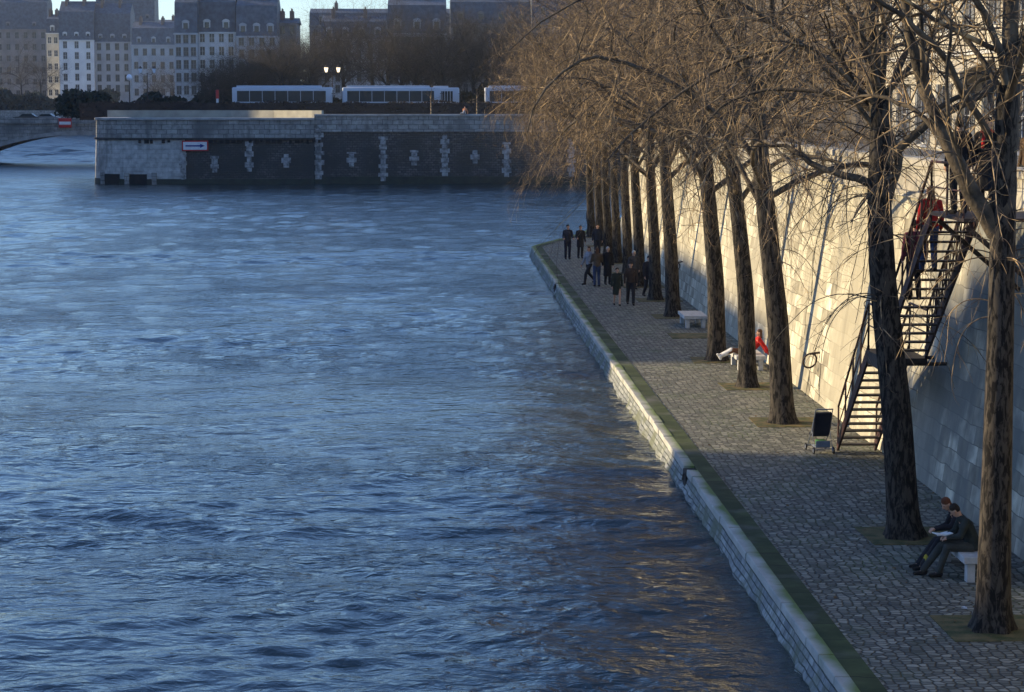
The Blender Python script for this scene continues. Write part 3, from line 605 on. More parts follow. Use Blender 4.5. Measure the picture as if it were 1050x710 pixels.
def person(label, loc, face, h=1.75, top=(.03, .03, .035), bot=(.03, .03, .04), style='jacket', hair='dark', stride=0.0, arms=((0, .0), (0, .0)), J=None, extra=None, cap=None, shoes=(.02, .018, .018), vox=.014, bare=False, hem=.52, group=None, lean=0.0):
    """local axes: x right, y forward, z up; heading 'face' is the world angle of forward"""
    t = thing('person', label, 'person', loc, face - math.pi / 2, group); k = h / 1.75; t.scale = (k, k, k)
    j = dict(hipL=(-.09, 0, .92), hipR=(.09, 0, .92), kneeL=(-.10, .02 + stride * .30, .50), kneeR=(.10, .04 - stride * .12, .50), ankL=(-.10, -.02 + stride * .42, .09), ankR=(.10, -.03 - stride * .48, .09 + .05 * abs(stride)),
             pel=(0, 0, .98), waist=(0, lean * .3, 1.12), chest=(0, lean * .7 + .01, 1.32), neck=(0, lean + .01, 1.49), head=(0, lean + .035, 1.635), shL=(-.18, lean * .9, 1.42), shR=(.18, lean * .9, 1.42),
             elL=(-.24, -.03 - stride * .10 + arms[0][0] * .1, 1.14), elR=(.24, -.03 + stride * .12 + arms[1][0] * .1, 1.14), wrL=(-.25, .04 - stride * .18 + arms[0][0] * .25, .90 + arms[0][1]), wrR=(.25, .04 + stride * .20 + arms[1][0] * .25, .90 + arms[1][1]),
             look=(0, 1, -.05), toeL=(0, 1, 0), toeR=(0, 1, 0))
    if J: j.update(J)
    V_ = {a: Vector(b_) for a, b_ in j.items()}
    hd = V_['head']; lk = V_['look'].normalized(); rt = lk.cross(Vector((0, 0, 1))).normalized(); upv = rt.cross(lk)
    H = Hulls()
    H.add(ell(hd + upv * .02 - lk * .01, (.077, .090, .098)), ell(hd - upv * .07 + lk * .045, .038))           # skull to jaw
    H.add(ell(hd + lk * .088 + upv * .010, .010), ell(hd + lk * .108 - upv * .022, .014))                          # nose
    for s in (-1, 1): H.add(ell(hd + rt * s * .078 - upv * .005, (.012, .02, .028)), ell(hd + rt * s * .072 - upv * .03, .010))
    H.limb([hd - upv * .06 - lk * .02, V_['neck'], V_['chest']], [.052, .056, .09])
    H.add(ell(V_['chest'], (.155, .10, .12)), ell(V_['waist'], (.125, .09, .08))).add(ell(V_['waist'], (.125, .09, .08)), ell(V_['pel'], (.15, .10, .09)))
    for s in 'LR':
        H.limb([V_['chest'] + (V_['sh' + s] - V_['chest']) * .6, V_['sh' + s], V_['el' + s], V_['wr' + s]], [.07, .055, .042, .028])
        H.limb([V_['hip' + s], V_['knee' + s], V_['ank' + s]], [.085, .058, .04])
        ft = V_['toe' + s].normalized(); H.add(ell(V_['ank' + s] - Vector((0, 0, .03)), .04), ell(V_['ank' + s] + ft * .13 - Vector((0, 0, .055)), (.035, .04, .025)))
        d = (V_['wr' + s] - V_['el' + s]).normalized()
        if j.get('hd' + s): d = Vector(j['hd' + s]).normalized()
        hand(H, V_['wr' + s], d, (0, 1, 0) if abs(d.y) < .8 else (1 if s == 'L' else -1, 0, .3), curl=.6 if s == 'L' else -.6)
    H.build('body', m_skin, t, vox=min(vox, .011), sm=1)
    # eyes and mouth
    e = MB()
    for s in (-1, 1):
        c = hd + lk * .083 + rt * s * .032 + upv * .015; e.add([c + q * .009 for q in _sp[:50]], [(i * 10 + a, i * 10 + (a + 1) % 10, (i + 1) * 10 + (a + 1) % 10, (i + 1) * 10 + a) for i in range(4) for a in range(10)])
    e.build('eyes', m_hairs['dark'], t)
    mc = hd + lk * .088 - upv * .052; MB().tube([mc - rt * .022 - lk * .006, mc, mc + rt * .022 - lk * .006], .005, 6).build('mouth', M('lips', (.30, .10, .09)), t)
    # hair or cap
    Hh = Hulls(); Hh.add(ell(hd + upv * .045 - lk * .022, (.088, .094, .088)), ell(hd - lk * .05 - upv * .01, (.075, .05, .06)))
    if hair in ('brown', 'red', 'blond') : Hh.add(ell(hd - lk * .05, (.08, .05, .06)), ell(hd - lk * .06 - upv * .14, (.075, .035, .05)))
    Hh.build('hair', m_hairs[hair], t, vox=.012)
    if cap: Hulls().add(ell(hd + upv * .085 - lk * .01, (.095, .10, .045)), ell(hd + upv * .06 + lk * .10, (.06, .05, .012))).build('cap', cloth(cap), t, vox=.012)
    # trousers or stockings
    if not bare:
        T_ = Hulls(); T_.add(ell(V_['pel'], (.165, .115, .10)), ell(V_['hipL'], .10)); T_.add(ell(V_['pel'], (.165, .115, .10)), ell(V_['hipR'], .10))
        for s in 'LR': T_.limb([V_['hip' + s], V_['knee' + s], V_['ank' + s] + Vector((0, 0, .01))], [.105, .075, .062])
        T_.build('trousers', cloth(bot), t, vox)
    for s in 'LR':
        ft = V_['toe' + s].normalized(); Hulls().add(ell(V_['ank' + s] - Vector((0, 0, .04)) - ft * .03, (.048, .05, .05)), ell(V_['ank' + s] + ft * .15 - Vector((0, 0, .058)), (.045, .05, .033))).build('shoe', cloth(shoes), t, vox=.012)
    K = Hulls(); K.add(ell(V_['chest'], (.185, .135, .135)), ell(V_['waist'], (.165, .13, .10))).add(ell(V_['waist'], (.165, .13, .10)), ell(V_['pel'] + Vector((0, 0, -.03)), (.185, .14, .08)))
    K.add(ell(V_['shL'], .072), ell(V_['shR'], .072), ell(V_['neck'] - Vector((0, 0, .02)), .066))
    for s in 'LR': K.limb([V_['sh' + s], V_['el' + s], V_['wr' + s]], [.075, .062, .046])
    if style == 'coat': K.add(ell(V_['pel'], (.185, .14, .08)), ell((0, stride * .0, hem), (.21, .17, .03)))
    K.build('coat' if style == 'coat' else 'jacket', cloth(top), t, vox)
    return t
dn = -math.pi / 2                                           # facing the camera
def at(px, py): p = gz(px, py); return (p.x, p.y, 0.0)
wg = 'people on the lower quay'
person('person in a dark jacket with a light front, standing leftmost by the water', at(582, 266), dn + .1, 1.80, (.03, .035, .055), (.02, .022, .04), arms=((.9, .18), (.9, .18)), group=wg)
person('person in a long dark coat standing second from the left by the water', at(595, 265), dn + .2, 1.72, (.018, .02, .03), (.015, .016, .025), 'coat', arms=((.2, 0), (.9, .2)), hem=.62, group=wg)
person('person in navy standing before the dense far trunks', at(612.5, 264), dn, 1.75, (.02, .028, .05), (.02, .022, .035), group=wg)
person('lone dark figure at the far tip of the quay beside the last trunk', at(603, 240), dn + 1.3, 1.75, (.02, .02, .03), (.02, .02, .03), group=wg)
person('person in a black and white patterned jacket stepping left', at(604, 291.5), dn - .9, 1.70, (.30, .30, .33), (.02, .022, .03), stride=.9, hair='brown', group=wg)
person('person in blue jeans and brown jacket turned away', at(612, 294), -dn + .2, 1.72, (.10, .075, .055), (.035, .06, .14), hair='brown', arms=((.8, .2), (.8, .2)), group=wg)
person('grey haired person in a long black coat', at(623, 292), dn + .2, 1.70, (.015, .016, .022), (.015, .015, .02), 'coat', hair='grey', hem=.40, group=wg)
person('short person in a knee length dark green coat walking this way', at(632.5, 313.5), dn + .1, 1.52, (.022, .032, .026), (.05, .04, .04), 'coat', hair='dark', stride=.4, hem=.52, bare=True, group=wg)
person('tall person in a brown jacket and cap walking beside the green coat', at(646.5, 313), dn, 1.74, (.05, .032, .026), (.02, .02, .026), stride=.45, cap=(.03, .025, .02), group=wg)
person('person with a white collar half hidden between two trunks', at(649.5, 297), dn + .4, 1.70, (.05, .05, .06), (.02, .02, .03), hair='grey', group=wg)
person('walking person half hidden left of the trunk beside the stone bench', at(665, 305), dn + .3, 1.74, (.02, .022, .035), (.02, .02, .03), stride=.6, group=wg)
m_white = cloth((.75, .74, .72), 'white cloth')
# reclining person on the second bench (only legs, and red jacket right of the trunk)
b2 = Vector((p2.x + .15, p2.y + .75, 0))
J = dict(pel=(0, -.05, .56), waist=(0, -.17, .68), chest=(0, -.32, .86), neck=(0, -.38, 1.03), head=(0, -.38, 1.17), shL=(-.18, -.36, .97), shR=(.18, -.36, .97),
         hipL=(-.09, .02, .55), hipR=(.09, .02, .55), kneeL=(-.10, .46, .62), kneeR=(.08, .44, .60), ankL=(-.06, .88, .42), ankR=(.06, .86, .40), toeL=(0, .6, 1), toeR=(0, .6, 1),
         elL=(-.25, -.55, .72), elR=(.25, -.55, .72), wrL=(-.25, -.66, .52), wrR=(.25, -.66, .52), hdL=(0, -.6, -.3), hdR=(0, -.6, -.3))
rp_ = person('person in a red top lounging on the middle bench, white shoes stretched out', (b2.x + .22, b2.y, -.02), math.pi, 1.66, (.55, .02, .015), (.16, .07, .035), J=J, hair='brown', shoes=(.8, .78, .75), vox=.012)
so_ = Hulls(); 
for s in (-1, 1): so_.limb([(.085 * s, .50, .61), (.06 * s, .88, .42)], [.083, .068])
so_.build('socks', m_white, rp_, .012)
# seated couple on the near bench, facing the river, bent over a book
sx = p3.x - .06
def seated(label, y, top, bot, hair, J2, h=1.66, **kw):
    J = dict(pel=(0, 0, .56), waist=(0, .02, .72), chest=(0, .12, .92), neck=(0, .24, 1.08), head=(0, .33, 1.20), look=(0, .8, -.65), shL=(-.18, .17, 1.02), shR=(.18, .17, 1.02),
             hipL=(-.09, .05, .54), hipR=(.09, .05, .54), kneeL=(-.11, .48, .55), kneeR=(.10, .50, .52), ankL=(-.10, .60, .10), ankR=(.08, .72, .10),
             elL=(-.24, .27, .78), elR=(.24, .27, .78), wrL=(-.12, .46, .72), wrR=(.12, .46, .72))
    J.update(J2)
    return person(label, (sx + .28, y, 0), math.pi, h, top, bot, J=J, hair=hair, vox=.010, **kw)
seated('seated person in a dark green jacket reading, right of the pair', p3.y + .55, (.028, .036, .032), (.05, .055, .05), 'dark', dict(look=(.15, .75, -.7), ankL=(-.1, .62, .1), ankR=(.08, .86, .10), kneeR=(.1, .54, .54)))
sc = seated('seated person with auburn hair leaning in, left of the pair', p3.y + 1.12, (.018, .016, .022), (.02, .02, .026), 'red', dict(head=(-.05, .36, 1.22), look=(-.35, .7, -.6), wrL=(-.22, .58, .80), elL=(-.26, .30, .84), hdL=(-.3, .9, -.2), wrR=(.14, .50, .72), ankL=(-.12, .78, .10), ankR=(.1, .80, .1)))
Hulls().limb([(-.12, .74, .14), (-.115, .70, .25)], [.064, .067]).build('yellow_sock', cloth((.62, .48, .05)), sc, .010)
bk = thing('book', 'open white book held on the laps of the seated couple', 'book', (sx + .28 - .50, p3.y + .62, .70), .3)
for s in (-1, 1): MB().prism([(0, 0), (s * .15, .03), (s * .15, .045), (0, .02)], -.10, .10, 'y').build('page', M('paper', (.8, .79, .75), (.7, .69, .66), 20), bk)
# people around the stairs
pu = 'people at the iron stairs'
def on_flight(y): return 2.74 + (46.2 - y) / 4.1 * 3.26
person('person in a red jacket and blue jeans coming down the upper flight', (9.82, 43.7, on_flight(43.7) + .02), math.pi / 2 + .15, 1.66, (.55, .025, .02), (.05, .09, .22), J=dict(kneeL=(-.1, .16, .52), ankL=(-.1, .16, .04)), hair='brown', vox=.011, group=pu)
person('person in a plum coat just below the red jacket on the stairs', (9.70, 44.5, on_flight(44.5) + .02), math.pi / 2, 1.60, (.16, .03, .05), (.02, .02, .03), J=dict(kneeR=(.1, .16, .52)), hair='dark', vox=.012, group=pu)
person('person in black standing at the head of the stairs', (9.80, 41.3, 6.0), math.pi / 2 + .3, 1.76, (.014, .014, .018), (.015, .015, .02), hair='dark', vox=.012, group=pu)
pr_ = person('bearded person in black with a red scarf at the head of the stairs', (10.25, 41.0, 6.0), dn - .5, 1.78, (.014, .014, .018), (.015, .015, .02), 'coat', hair='dark', vox=.012, hem=.45, group=pu)
Hulls().add(ell((-.05, .05, 1.50), (.09, .08, .04)), ell((.05, .05, 1.50), (.09, .08, .04))).add(ell((.03, .15, 1.48), .03), ell((.05, .17, 1.22), .03)).build('scarf', cloth((.6, .02, .02)), pr_, .012)
person('person in brown standing behind the parapet near the stairs', (11.9, 44.2, 5.9), dn - 1.0, 1.72, (.10, .06, .03), (.03, .03, .03), hair='blond', vox=.014, group=pu)

# ------------------------------------------------------------ pushchair
p = gz(843, 466)
pc = thing('pushchair', 'dark folding pushchair parked at the foot of the stairs, seen from behind', 'pushchair', (p.x, p.y + .35, 0), .1)
m_tube = M('steel tube', (.30, .33, .40), (.22, .25, .30), 5, rough=.4, metal=.6); m_navy = cloth((.02, .022, .035)); m_tyre = M('tyre rubber', (.025, .025, .027))
fr = MB()
for s in (-1, 1):
    fr.tube([(s * .22, -.33, .09), (s * .21, -.10, .5), (s * .20, -.34, 1.02), (s * .19, -.40, 1.05)], .012, 8).tube([(s * .21, .34, .09), (s * .21, .02, .42), (s * .21, -.28, .86)], .012, 8)
fr.tube([(-.19, -.40, 1.05), (.19, -.40, 1.05)], .016, 8).tube([(-.22, -.33, .12), (.22, -.33, .12)], .011, 8).tube([(-.21, .33, .12), (.21, .33, .12)], .011, 8)
fr.build('frame', m_tube, pc)
bk_ = MB(); bk_.add([(-.19, -.12, .42), (.19, -.12, .42), (.19, -.32, .95), (-.19, -.32, .95), (-.19, -.04, .42), (.19, -.04, .42), (.19, -.25, .97), (-.19, -.25, .97)], [(0, 1, 2, 3), (7, 6, 5, 4), (0, 4, 5, 1), (1, 5, 6, 2), (2, 6, 7, 3), (3, 7, 4, 0)]); bk_.build('backrest', m_navy, pc)
MB().bevbox(-.19, .19, -.10, .26, .38, .43, .01).build('seat', m_navy, pc)
MB().bevbox(-.17, .17, -.28, .12, .14, .17, .01).box(-.17, .17, -.30, -.28, .15, .30).build('basket', m_tube, pc)
MB().bevbox(-.10, .12, -.24, .05, .17, .30, .03).build('green_bag', cloth((.04, .16, .05)), pc)
for sx_ in (-1, 1):
    for yy in (-.34, .35):
        w = MB().tube(torus_pts((sx_ * .235, yy, .085), .07, (0, 1, 0), (0, 0, 1)), .016, 8).build('wheel', m_tyre, pc, True)
        MB().tube([(sx_ * .235 - .015, yy, .085), (sx_ * .235 + .015, yy, .085)], .045, 10).build('hub', m_tube, w)
p = gz(989.5, 626); MB().add([(p.x + random.uniform(-.06, .06), p.y + random.uniform(-.05, .05), random.uniform(.02, .07)) for _ in range(7)] , [(0, 1, 2), (1, 2, 3), (2, 3, 4), (3, 4, 5), (4, 5, 6), (0, 3, 6), (1, 4, 6)]).build('crumpled_paper', M('litter', (.75, .75, .78)))
tag(bpy.data.objects['crumpled_paper'], 'crumpled scrap of white paper on the cobbles left of the thick near trunk', 'litter')

# ------------------------------------------------------------ facades
m_glass = M('dark window glass', (.03, .035, .045), (.02, .022, .03), .5, rough=.15, spec=.6)
m_wf = M('white window frame', (.62, .61, .58), (.5, .5, .48), 3)
m_wfd = M('dull window frame', (.22, .22, .22), (.16, .16, .16), 3)
m_slate = M('slate roof', (.11, .125, .15), (.06, .07, .085), 1.2, rough=.6)
def facade(parent, mat, W_, z0, z1, holes, depth, back=True, name='wall', y=0.0, arch=False):
    """front wall in the plane y=0 with real openings and reveals, plus box sides"""
    us = sorted({0, W_} | {h[0] for h in holes} | {h[1] for h in holes}); zs = sorted({z0, z1} | {h[2] for h in holes} | {h[3] for h in holes}); mb = MB()
    for a, b_ in zip(us[:-1], us[1:]):
        for c, d in zip(zs[:-1], zs[1:]):
            if any(h[0] - 1e-6 <= a and b_ <= h[1] + 1e-6 and h[2] - 1e-6 <= c and d <= h[3] + 1e-6 for h in holes): continue
            mb.add([(a, y, c), (b_, y, c), (b_, y, d), (a, y, d)], [(0, 1, 2, 3)])
    rv = .22
    for (a, b_, c, d) in holes:
        mb.add([(a, y, c), (b_, y, c), (b_, y, d), (a, y, d), (a, y + rv, c), (b_, y + rv, c), (b_, y + rv, d), (a, y + rv, d)], [(0, 4, 5, 1), (1, 5, 6, 2), (2, 6, 7, 3), (3, 7, 4, 0)])
    D = depth
    mb.add([(0, y, z0), (0, y + D, z0), (0, y + D, z1), (0, y, z1)], [(0, 1, 2, 3)]).add([(W_, y, z0), (W_, y + D, z0), (W_, y + D, z1), (W_, y, z1)], [(3, 2, 1, 0)]).add([(0, y + D, z0), (W_, y + D, z0), (W_, y + D, z1), (0, y + D, z1)], [(0, 1, 2, 3)]).add([(0, y, z1), (W_, y, z1), (W_, y + D, z1), (0, y + D, z1)], [(0, 1, 2, 3)])
    me = bpy.data.meshes.new(name); me.from_pydata(mb.v, [], mb.f); me.update(); return link(name, me, mat, parent)
def building(label, loc, rz, W_, H_, cols, rows, mat, roof='mansard', D=12, z_first=3.6, win=(.95, 1.7), shutters=None, group=None, frames=True, rh=4.5, dormers=3, chim=2, name='town_house', arcade=False, spare=None):
    t = thing(name, label, 'building', loc, rz, group); holes = []; fh = (H_ - z_first) / rows
    for r_ in range(rows):
        for c in range(cols):
            cx = W_ * (c + .5) / cols; zb = z_first + fh * r_ + fh * .2; holes.append((cx - win[0] / 2, cx + win[0] / 2, zb, zb + min(win[1], fh * .7)))
    ground = []
    if arcade:
        for c in range(cols): cx = W_ * (c + .5) / cols; ground.append((cx - 1.0, cx + 1.0, .25, 2.9))
    facade(t, mat, W_, 0, H_, holes + ground, D)
    for i, (a, b_, c, d) in enumerate(holes + ground):
        m = MB(); fw = .07
        m.box(a, b_, .12, .17, c, c + fw).box(a, b_, .12, .17, d - fw, d).box(a, a + fw, .12, .17, c + fw, d - fw).box(b_ - fw, b_, .12, .17, c + fw, d - fw).box((a + b_) / 2 - .03, (a + b_) / 2 + .03, .12, .17, c + fw, d - fw).box(a + fw, (a + b_) / 2 - .03, .125, .165, (c + d) / 2 - .02, (c + d) / 2 + .02).box((a + b_) / 2 + .03, b_ - fw, .125, .165, (c + d) / 2 - .02, (c + d) / 2 + .02)
        m.box(a - .1, b_ + .1, -.06, .0 - .002, c - .14, c - .02)
        wo = m.build('window', m_wf if mat.name.startswith('pale') else m_wfd, t); MB().add([(a, .18, c), (b_, .18, c), (b_, .18, d), (a, .18, d)], [(0, 1, 2, 3)]).build('pane', m_glass, wo)
        if shutters:
            MB().box(a - .48, a - .03, -.05, -.003, c, d).build('shutter', shutters, wo); MB().box(b_ + .03, b_ + .48, -.05, -.003, c, d).build('shutter', shutters, wo)
    MB().box(-.15, W_ + .15, -.3, -.002, H_ - .35, H_).build('cornice', m_wf if mat.name.startswith('pale') else mat, t); MB().box(-.1, W_ + .1, -.12, -.002, z_first - .15, z_first + .05).build('string_course', m_wf if mat.name.startswith('pale') else mat, t)
    if roof == 'mansard':
        ro = MB(); a = .9; ro.add([(0, -.1, H_ + .003), (W_, -.1, H_ + .003), (W_, D, H_ + .003), (0, D, H_ + .003), (0, a, H_ + rh * .72), (W_, a, H_ + rh * .72), (W_, D - a, H_ + rh * .72), (0, D - a, H_ + rh * .72), (0, D / 2, H_ + rh), (W_, D / 2, H_ + rh)],
            [(0, 1, 5, 4), (4, 5, 9, 8), (9, 6, 7, 8), (6, 2, 3, 7), (0, 4, 8, 7, 3), (1, 2, 6, 9, 5)]); rf = ro.build('roof', m_slate, t)
        for c in range(dormers):
            cx = W_ * (c + .5) / dormers; dm = MB().box(cx - .65, cx + .65, .05, 1.6, H_ + .5, H_ + 2.0).prism([(cx - .8, H_ + 2.003), (cx + .8, H_ + 2.003), (cx + .5, H_ + 2.35), (cx, H_ + 2.5), (cx - .5, H_ + 2.35)], -.02, 1.9, 'y').build('dormer', m_wf if mat.name.startswith('pale') else mat, rf)
            MB().box(cx - .42, cx + .42, .02, .045, H_ + .65, H_ + 1.85).build('dormer_window', m_glass, rf)
    else:
        ro = MB(); ro.add([(-.3, -.4, H_ + .003), (W_ + .3, -.4, H_ + .003), (W_ + .3, D, H_ + .003), (-.3, D, H_ + .003), (-.3, D / 2, H_ + rh), (W_ + .3, D / 2, H_ + rh)], [(0, 1, 5, 4), (2, 3, 4, 5), (0, 4, 3), (1, 2, 5)]); rf = ro.build('roof', m_slate, t)
    for c in range(chim):
        cx = W_ * (c + .35) / chim; ch = MB().box(cx - .35, cx + .35, D * .3, D * .62, H_ + .5, H_ + rh + 1.3)
        for q in range(4): ch.lathe([(.12, H_ + rh + 1.3), (.10, H_ + rh + 1.8)], cx, D * (.34 + .08 * q), 8)
        ch.build('chimney', M('chimney brick', (.20, .13, .10), (.14, .10, .08), 2), rf)
    return t
m_cream = M('pale cream render', (.55, .50, .40), (.42, .38, .30), .4, bump=.2, bscale=8)
m_pale = M('pale plaster', (.72, .71, .69), (.58, .57, .56), .3)
m_grey = M('grey plaster', (.44, .44, .44), (.32, .32, .33), .3)
m_dim = M('sooty plaster', (.24, .22, .21), (.16, .15, .145), .3)
m_stoneb = M('weathered house stone', (.24, .21, .17), (.16, .14, .12), .5, bump=.2, bscale=6)
m_soot = M('soot dark stone', (.11, .095, .08), (.06, .052, .046), .5, bump=.2, bscale=6)
m_shut = M('grey shutters', (.20, .21, .22), (.16, .17, .18), 4)
# the street row above the wall (facing the river: -X); local x runs along -Y so rotate
def island_house(label, ystart, W_, H_, cols, rows, mat, **kw):
    return building(label, (22.2, ystart + W_, 6.0), -math.pi / 2, W_, H_, cols, rows, mat, group='houses along the upper street', **kw)
island_house('cream house with tall ground floor openings above the stairs', 78, 33, 18, 8, 3, m_cream, arcade=True, shutters=m_shut, win=(1.15, 2.1), z_first=4.2)
island_house('weathered stone house second along the upper street behind the twigs', 112, 22, 19, 6, 5, m_soot, win=(1.1, 2.0), dormers=3)
island_house('darker sooty house third along the upper street', 135, 26, 18, 6, 5, m_soot, win=(1.1, 1.9), dormers=3)
island_house('far stone house at the end of the upper street', 162, 40, 19, 8, 5, m_soot, win=(1.1, 1.9), dormers=3)
# cream awning over the ground floor
aw = thing('awning', 'pale cream shop awning above the arched openings of the cream house', 'awning', (22.2, 94, 6.0), -math.pi / 2)
MB().add([(0, -.01, 3.9), (6, -.01, 3.9), (6, -1.6, 3.2), (0, -1.6, 3.2), (0, -.01, 3.84), (6, -.01, 3.84), (6, -1.6, 3.14), (0, -1.6, 3.14)], [(0, 1, 2, 3), (7, 6, 5, 4), (0, 3, 7, 4), (1, 5, 6, 2), (3, 2, 6, 7), (0, 4, 5, 1)]).build('canvas', M('awning canvas', (.62, .55, .40), (.55, .48, .35), 3), aw)
MB().box(0, 6, -1.62, -1.60, 2.9, 3.2).build('valance', M('awning canvas', (1, 1, 1)), aw)

# far shading row on the left bank: unseen blocks standing in for houses, heights and gaps shaped to cut the low sun
TE = math.tan(SUN_EL) / abs(math.sin(SUN_AZ)); XB = -96.0
def occ(y0, y1, shade_z, ref_x=WB, shape=None):
    top = shade_z + (ref_x - XB) * TE; return (y0, y1, top - 6.5)
rows_ = [(-40, 36.2, .6, 8.6), (36.2, 39.6, .35, 8.6), (39.6, 43.6, 5.7, WB), (43.6, 46.0, 5.0, WB), (46.0, 48.3, 4.1, WB), (48.3, 50.3, 2.2, WB), (70.5, 84, 1.2, WB), (84, 104, 1.8, WB), (104, 150, 1.2, WB), (150, 235, 1.5, WB), (251, 300, 3.0, WB)]
for i, (a, b_, sz, rx) in enumerate(rows_):
    y0, y1, H_ = occ(a, b_, sz, rx); shift = -(rx - XB) * (-math.cos(SUN_AZ) / math.sin(SUN_AZ)) * -1
    dy = (rx - XB) * (math.cos(SUN_AZ) / -math.sin(SUN_AZ)) * 1
    t = thing('left_bank_house', 'pale flat fronted house facing the river from the left bank', 'building', (XB, y0 + dy, 6.5), 0, 'left bank houses')
    facade(t, m_pale, y1 - y0 - .02, 0, H_, [], 14); t.rotation_euler = (0, 0, math.pi / 2)
lb_ = MB().prism([(-700, -400), (XB + 14, -400), (XB + 14, 330), (-128, 345), (-128, 655), (-700, 655)], -3, 6.5); tag(lb_.build('left_bank', m_farlight), kind='structure')
for y0, y1 in ((350, 430), (431, 520), (521, 640)):  # unseen blocks added to keep the sun off the water past the bridge
    t = thing('left_bank_house', 'pale flat fronted house facing the river from the left bank', 'building', (-142, y0, 6.5), 0, 'left bank houses'); facade(t, m_pale, y1 - y0, 0, 21, [], 14); t.rotation_euler = (0, 0, math.pi / 2)

# ------------------------------------------------------------ the far island: bastion wall
Xa = lambda px, Y=243: aty(px, 108, Y).x
Za = lambda py, Y=243: aty(440, py, Y).z
YF = 243.0; xl = Xa(95, 248.5); xm = Xa(322); 
fwt = thing('island_wall', 'long dark stone river wall of the far island with pale quoin stripes', 'wall', (0, 0, 0))
bst = thing('bastion', 'rounded pale stone bastion at the left end of the far river wall', 'bastion', (0, 0, 0))
zt = Za(117)
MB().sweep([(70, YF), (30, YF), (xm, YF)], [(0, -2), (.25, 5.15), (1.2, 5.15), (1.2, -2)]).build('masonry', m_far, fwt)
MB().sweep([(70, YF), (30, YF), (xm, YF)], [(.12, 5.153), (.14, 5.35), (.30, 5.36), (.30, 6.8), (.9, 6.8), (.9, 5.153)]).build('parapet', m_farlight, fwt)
MB().sweep([(70, YF), (30, YF), (xm, YF)], [(.18, 6.803), (.18, 7.0), (.25, 7.04), (1.0, 7.04), (1.0, 6.803)]).build('coping', m_farcope, fwt)
def arcp(cx, cy, r, a0, a1, n=10): return [(cx + r * math.cos(rad(a0 + (a1 - a0) * i / n)), cy + r * math.sin(rad(a0 + (a1 - a0) * i / n))) for i in range(n + 1)]
bp_ = [(xm, YF - .35), (Xa(190), YF - .35)]; bp2 = [(Xa(190) - .01, YF - .35)] + arcp(xl + 6.5, YF + 6.15, 6.5, 270, 180, 16) + [(xl - .5, YF + 14), (xl - 4, YF + 40), (xl - 9, YF + 80)]
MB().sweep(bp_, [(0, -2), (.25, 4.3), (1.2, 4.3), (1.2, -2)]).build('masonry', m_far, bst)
MB().sweep(bp2, [(0, -2), (.25, 4.3), (1.2, 4.3), (1.2, -2)]).build('masonry', m_nose, bst)
full = bp_ + bp2[1:]
MB().sweep(full, [(.06, 4.303), (.06, 4.5), (1.2, 4.5), (1.2, 4.303)]).build('string_course', M('dark string course', (.05, .05, .05)), bst)  # near-black colour paints the shadow line of the course
MB().sweep(full, [(.26, 4.503), (.30, 6.4), (3.5, 6.4), (3.5, 4.503)]).build('upper_wall', m_farlight, bst)
MB().sweep(full, [(.12, 6.403), (.12, 6.6), (.2, 6.64), (3.6, 6.64), (3.6, 6.403)]).build('coping', m_farcope, bst)
m_tide = M('wet algae tide line', (.035, .045, .03), (.02, .025, .02), 1.2, rough=.5)
MB().sweep([(70, YF), (30, YF), (xm, YF)], [(-.03, -1), (.04, .35), (.3, .35), (.3, -1)]).build('tide_line', m_tide, fwt); MB().sweep(full, [(-.03, -1), (.04, .10), (.3, .10), (.3, -1)]).build('tide_line', m_tide, bst)
# dark boxes painting the shade in corbel slots under the string course
cs = MB()
for i in range(34):
    x = xl + 4.4 + i * .62
    if random.random() < .8: cs.box(x, x + random.uniform(.2, .5), YF - .36 + .1, YF + .2, 3.95 + random.uniform(-.1, .1), 4.30)
cs.build('corbel_slot', M('dark slot', (.02, .02, .02)), bst)
def sub(path, xa, xb): return [p for p in resample(path, .25) if xb >= p[0] >= xa and p[1] < YF + 7]
for x0, x1 in ((99, 123), (130, 150)):
    MB().sweep(sub(bp2, Xa(x0), Xa(x1)), [(-.04, -1), (-.04, .62), (.3, .62), (.3, -1)]).build('culvert_opening', M('dark slot', (.02, .02, .02)), bst)  # dark bands proud of the wall paint the shade of low openings
for x0 in (97.5, 126.5, 153):
    q = sub(bp2, Xa(x0) - .3, Xa(x0) + .5)[0]; MB().box(q[0] - .25, q[0] + .25, q[1] - .28, q[1] + .3, -1, .80).build('timber_post', m_farlight, bst)
# quoins: toothed vertical stripes of pale blocks, small crosses between
def quoin(px, py0, py1, w, parent, yf):
    z0, z1 = Za(py1), Za(py0); z = z0; mb = MB(); i = 0; cx = Xa(px)
    while z < z1 - .05:
        hh = min(random.uniform(.42, .6), z1 - z); ww = w * (1.25 if i % 2 else .75) * random.uniform(.85, 1.15); o = .26 * (z + 2) / 7.15 - .03
        mb.box(cx - ww / 2, cx + ww / 2, yf + o - .06, yf + o + .5, z + .015, z + hh - .015)
        z += hh; i += 1
    mb.build('quoin', m_quoin, parent)
for px, a, b_ in ((392.5, 140, 186), (456, 139, 181), (519.5, 146, 182), (586, 142, 182)): quoin(px, a, b_, .75, fwt, YF)
quoin(326, 128, 184, .9, fwt, YF); quoin(255, 145, 176, .75, bst, YF - .35); quoin(187, 156, 184, .6, bst, YF - .35)
for px, a, b_ in ((360, 156, 171), (424.5, 154, 170), (487, 154, 168)): quoin(px, a, b_, .75, fwt, YF)
for px, a, b_ in ((219.5, 160, 177), (293, 158, 172)): quoin(px, a, b_, .75, bst, YF - .35)
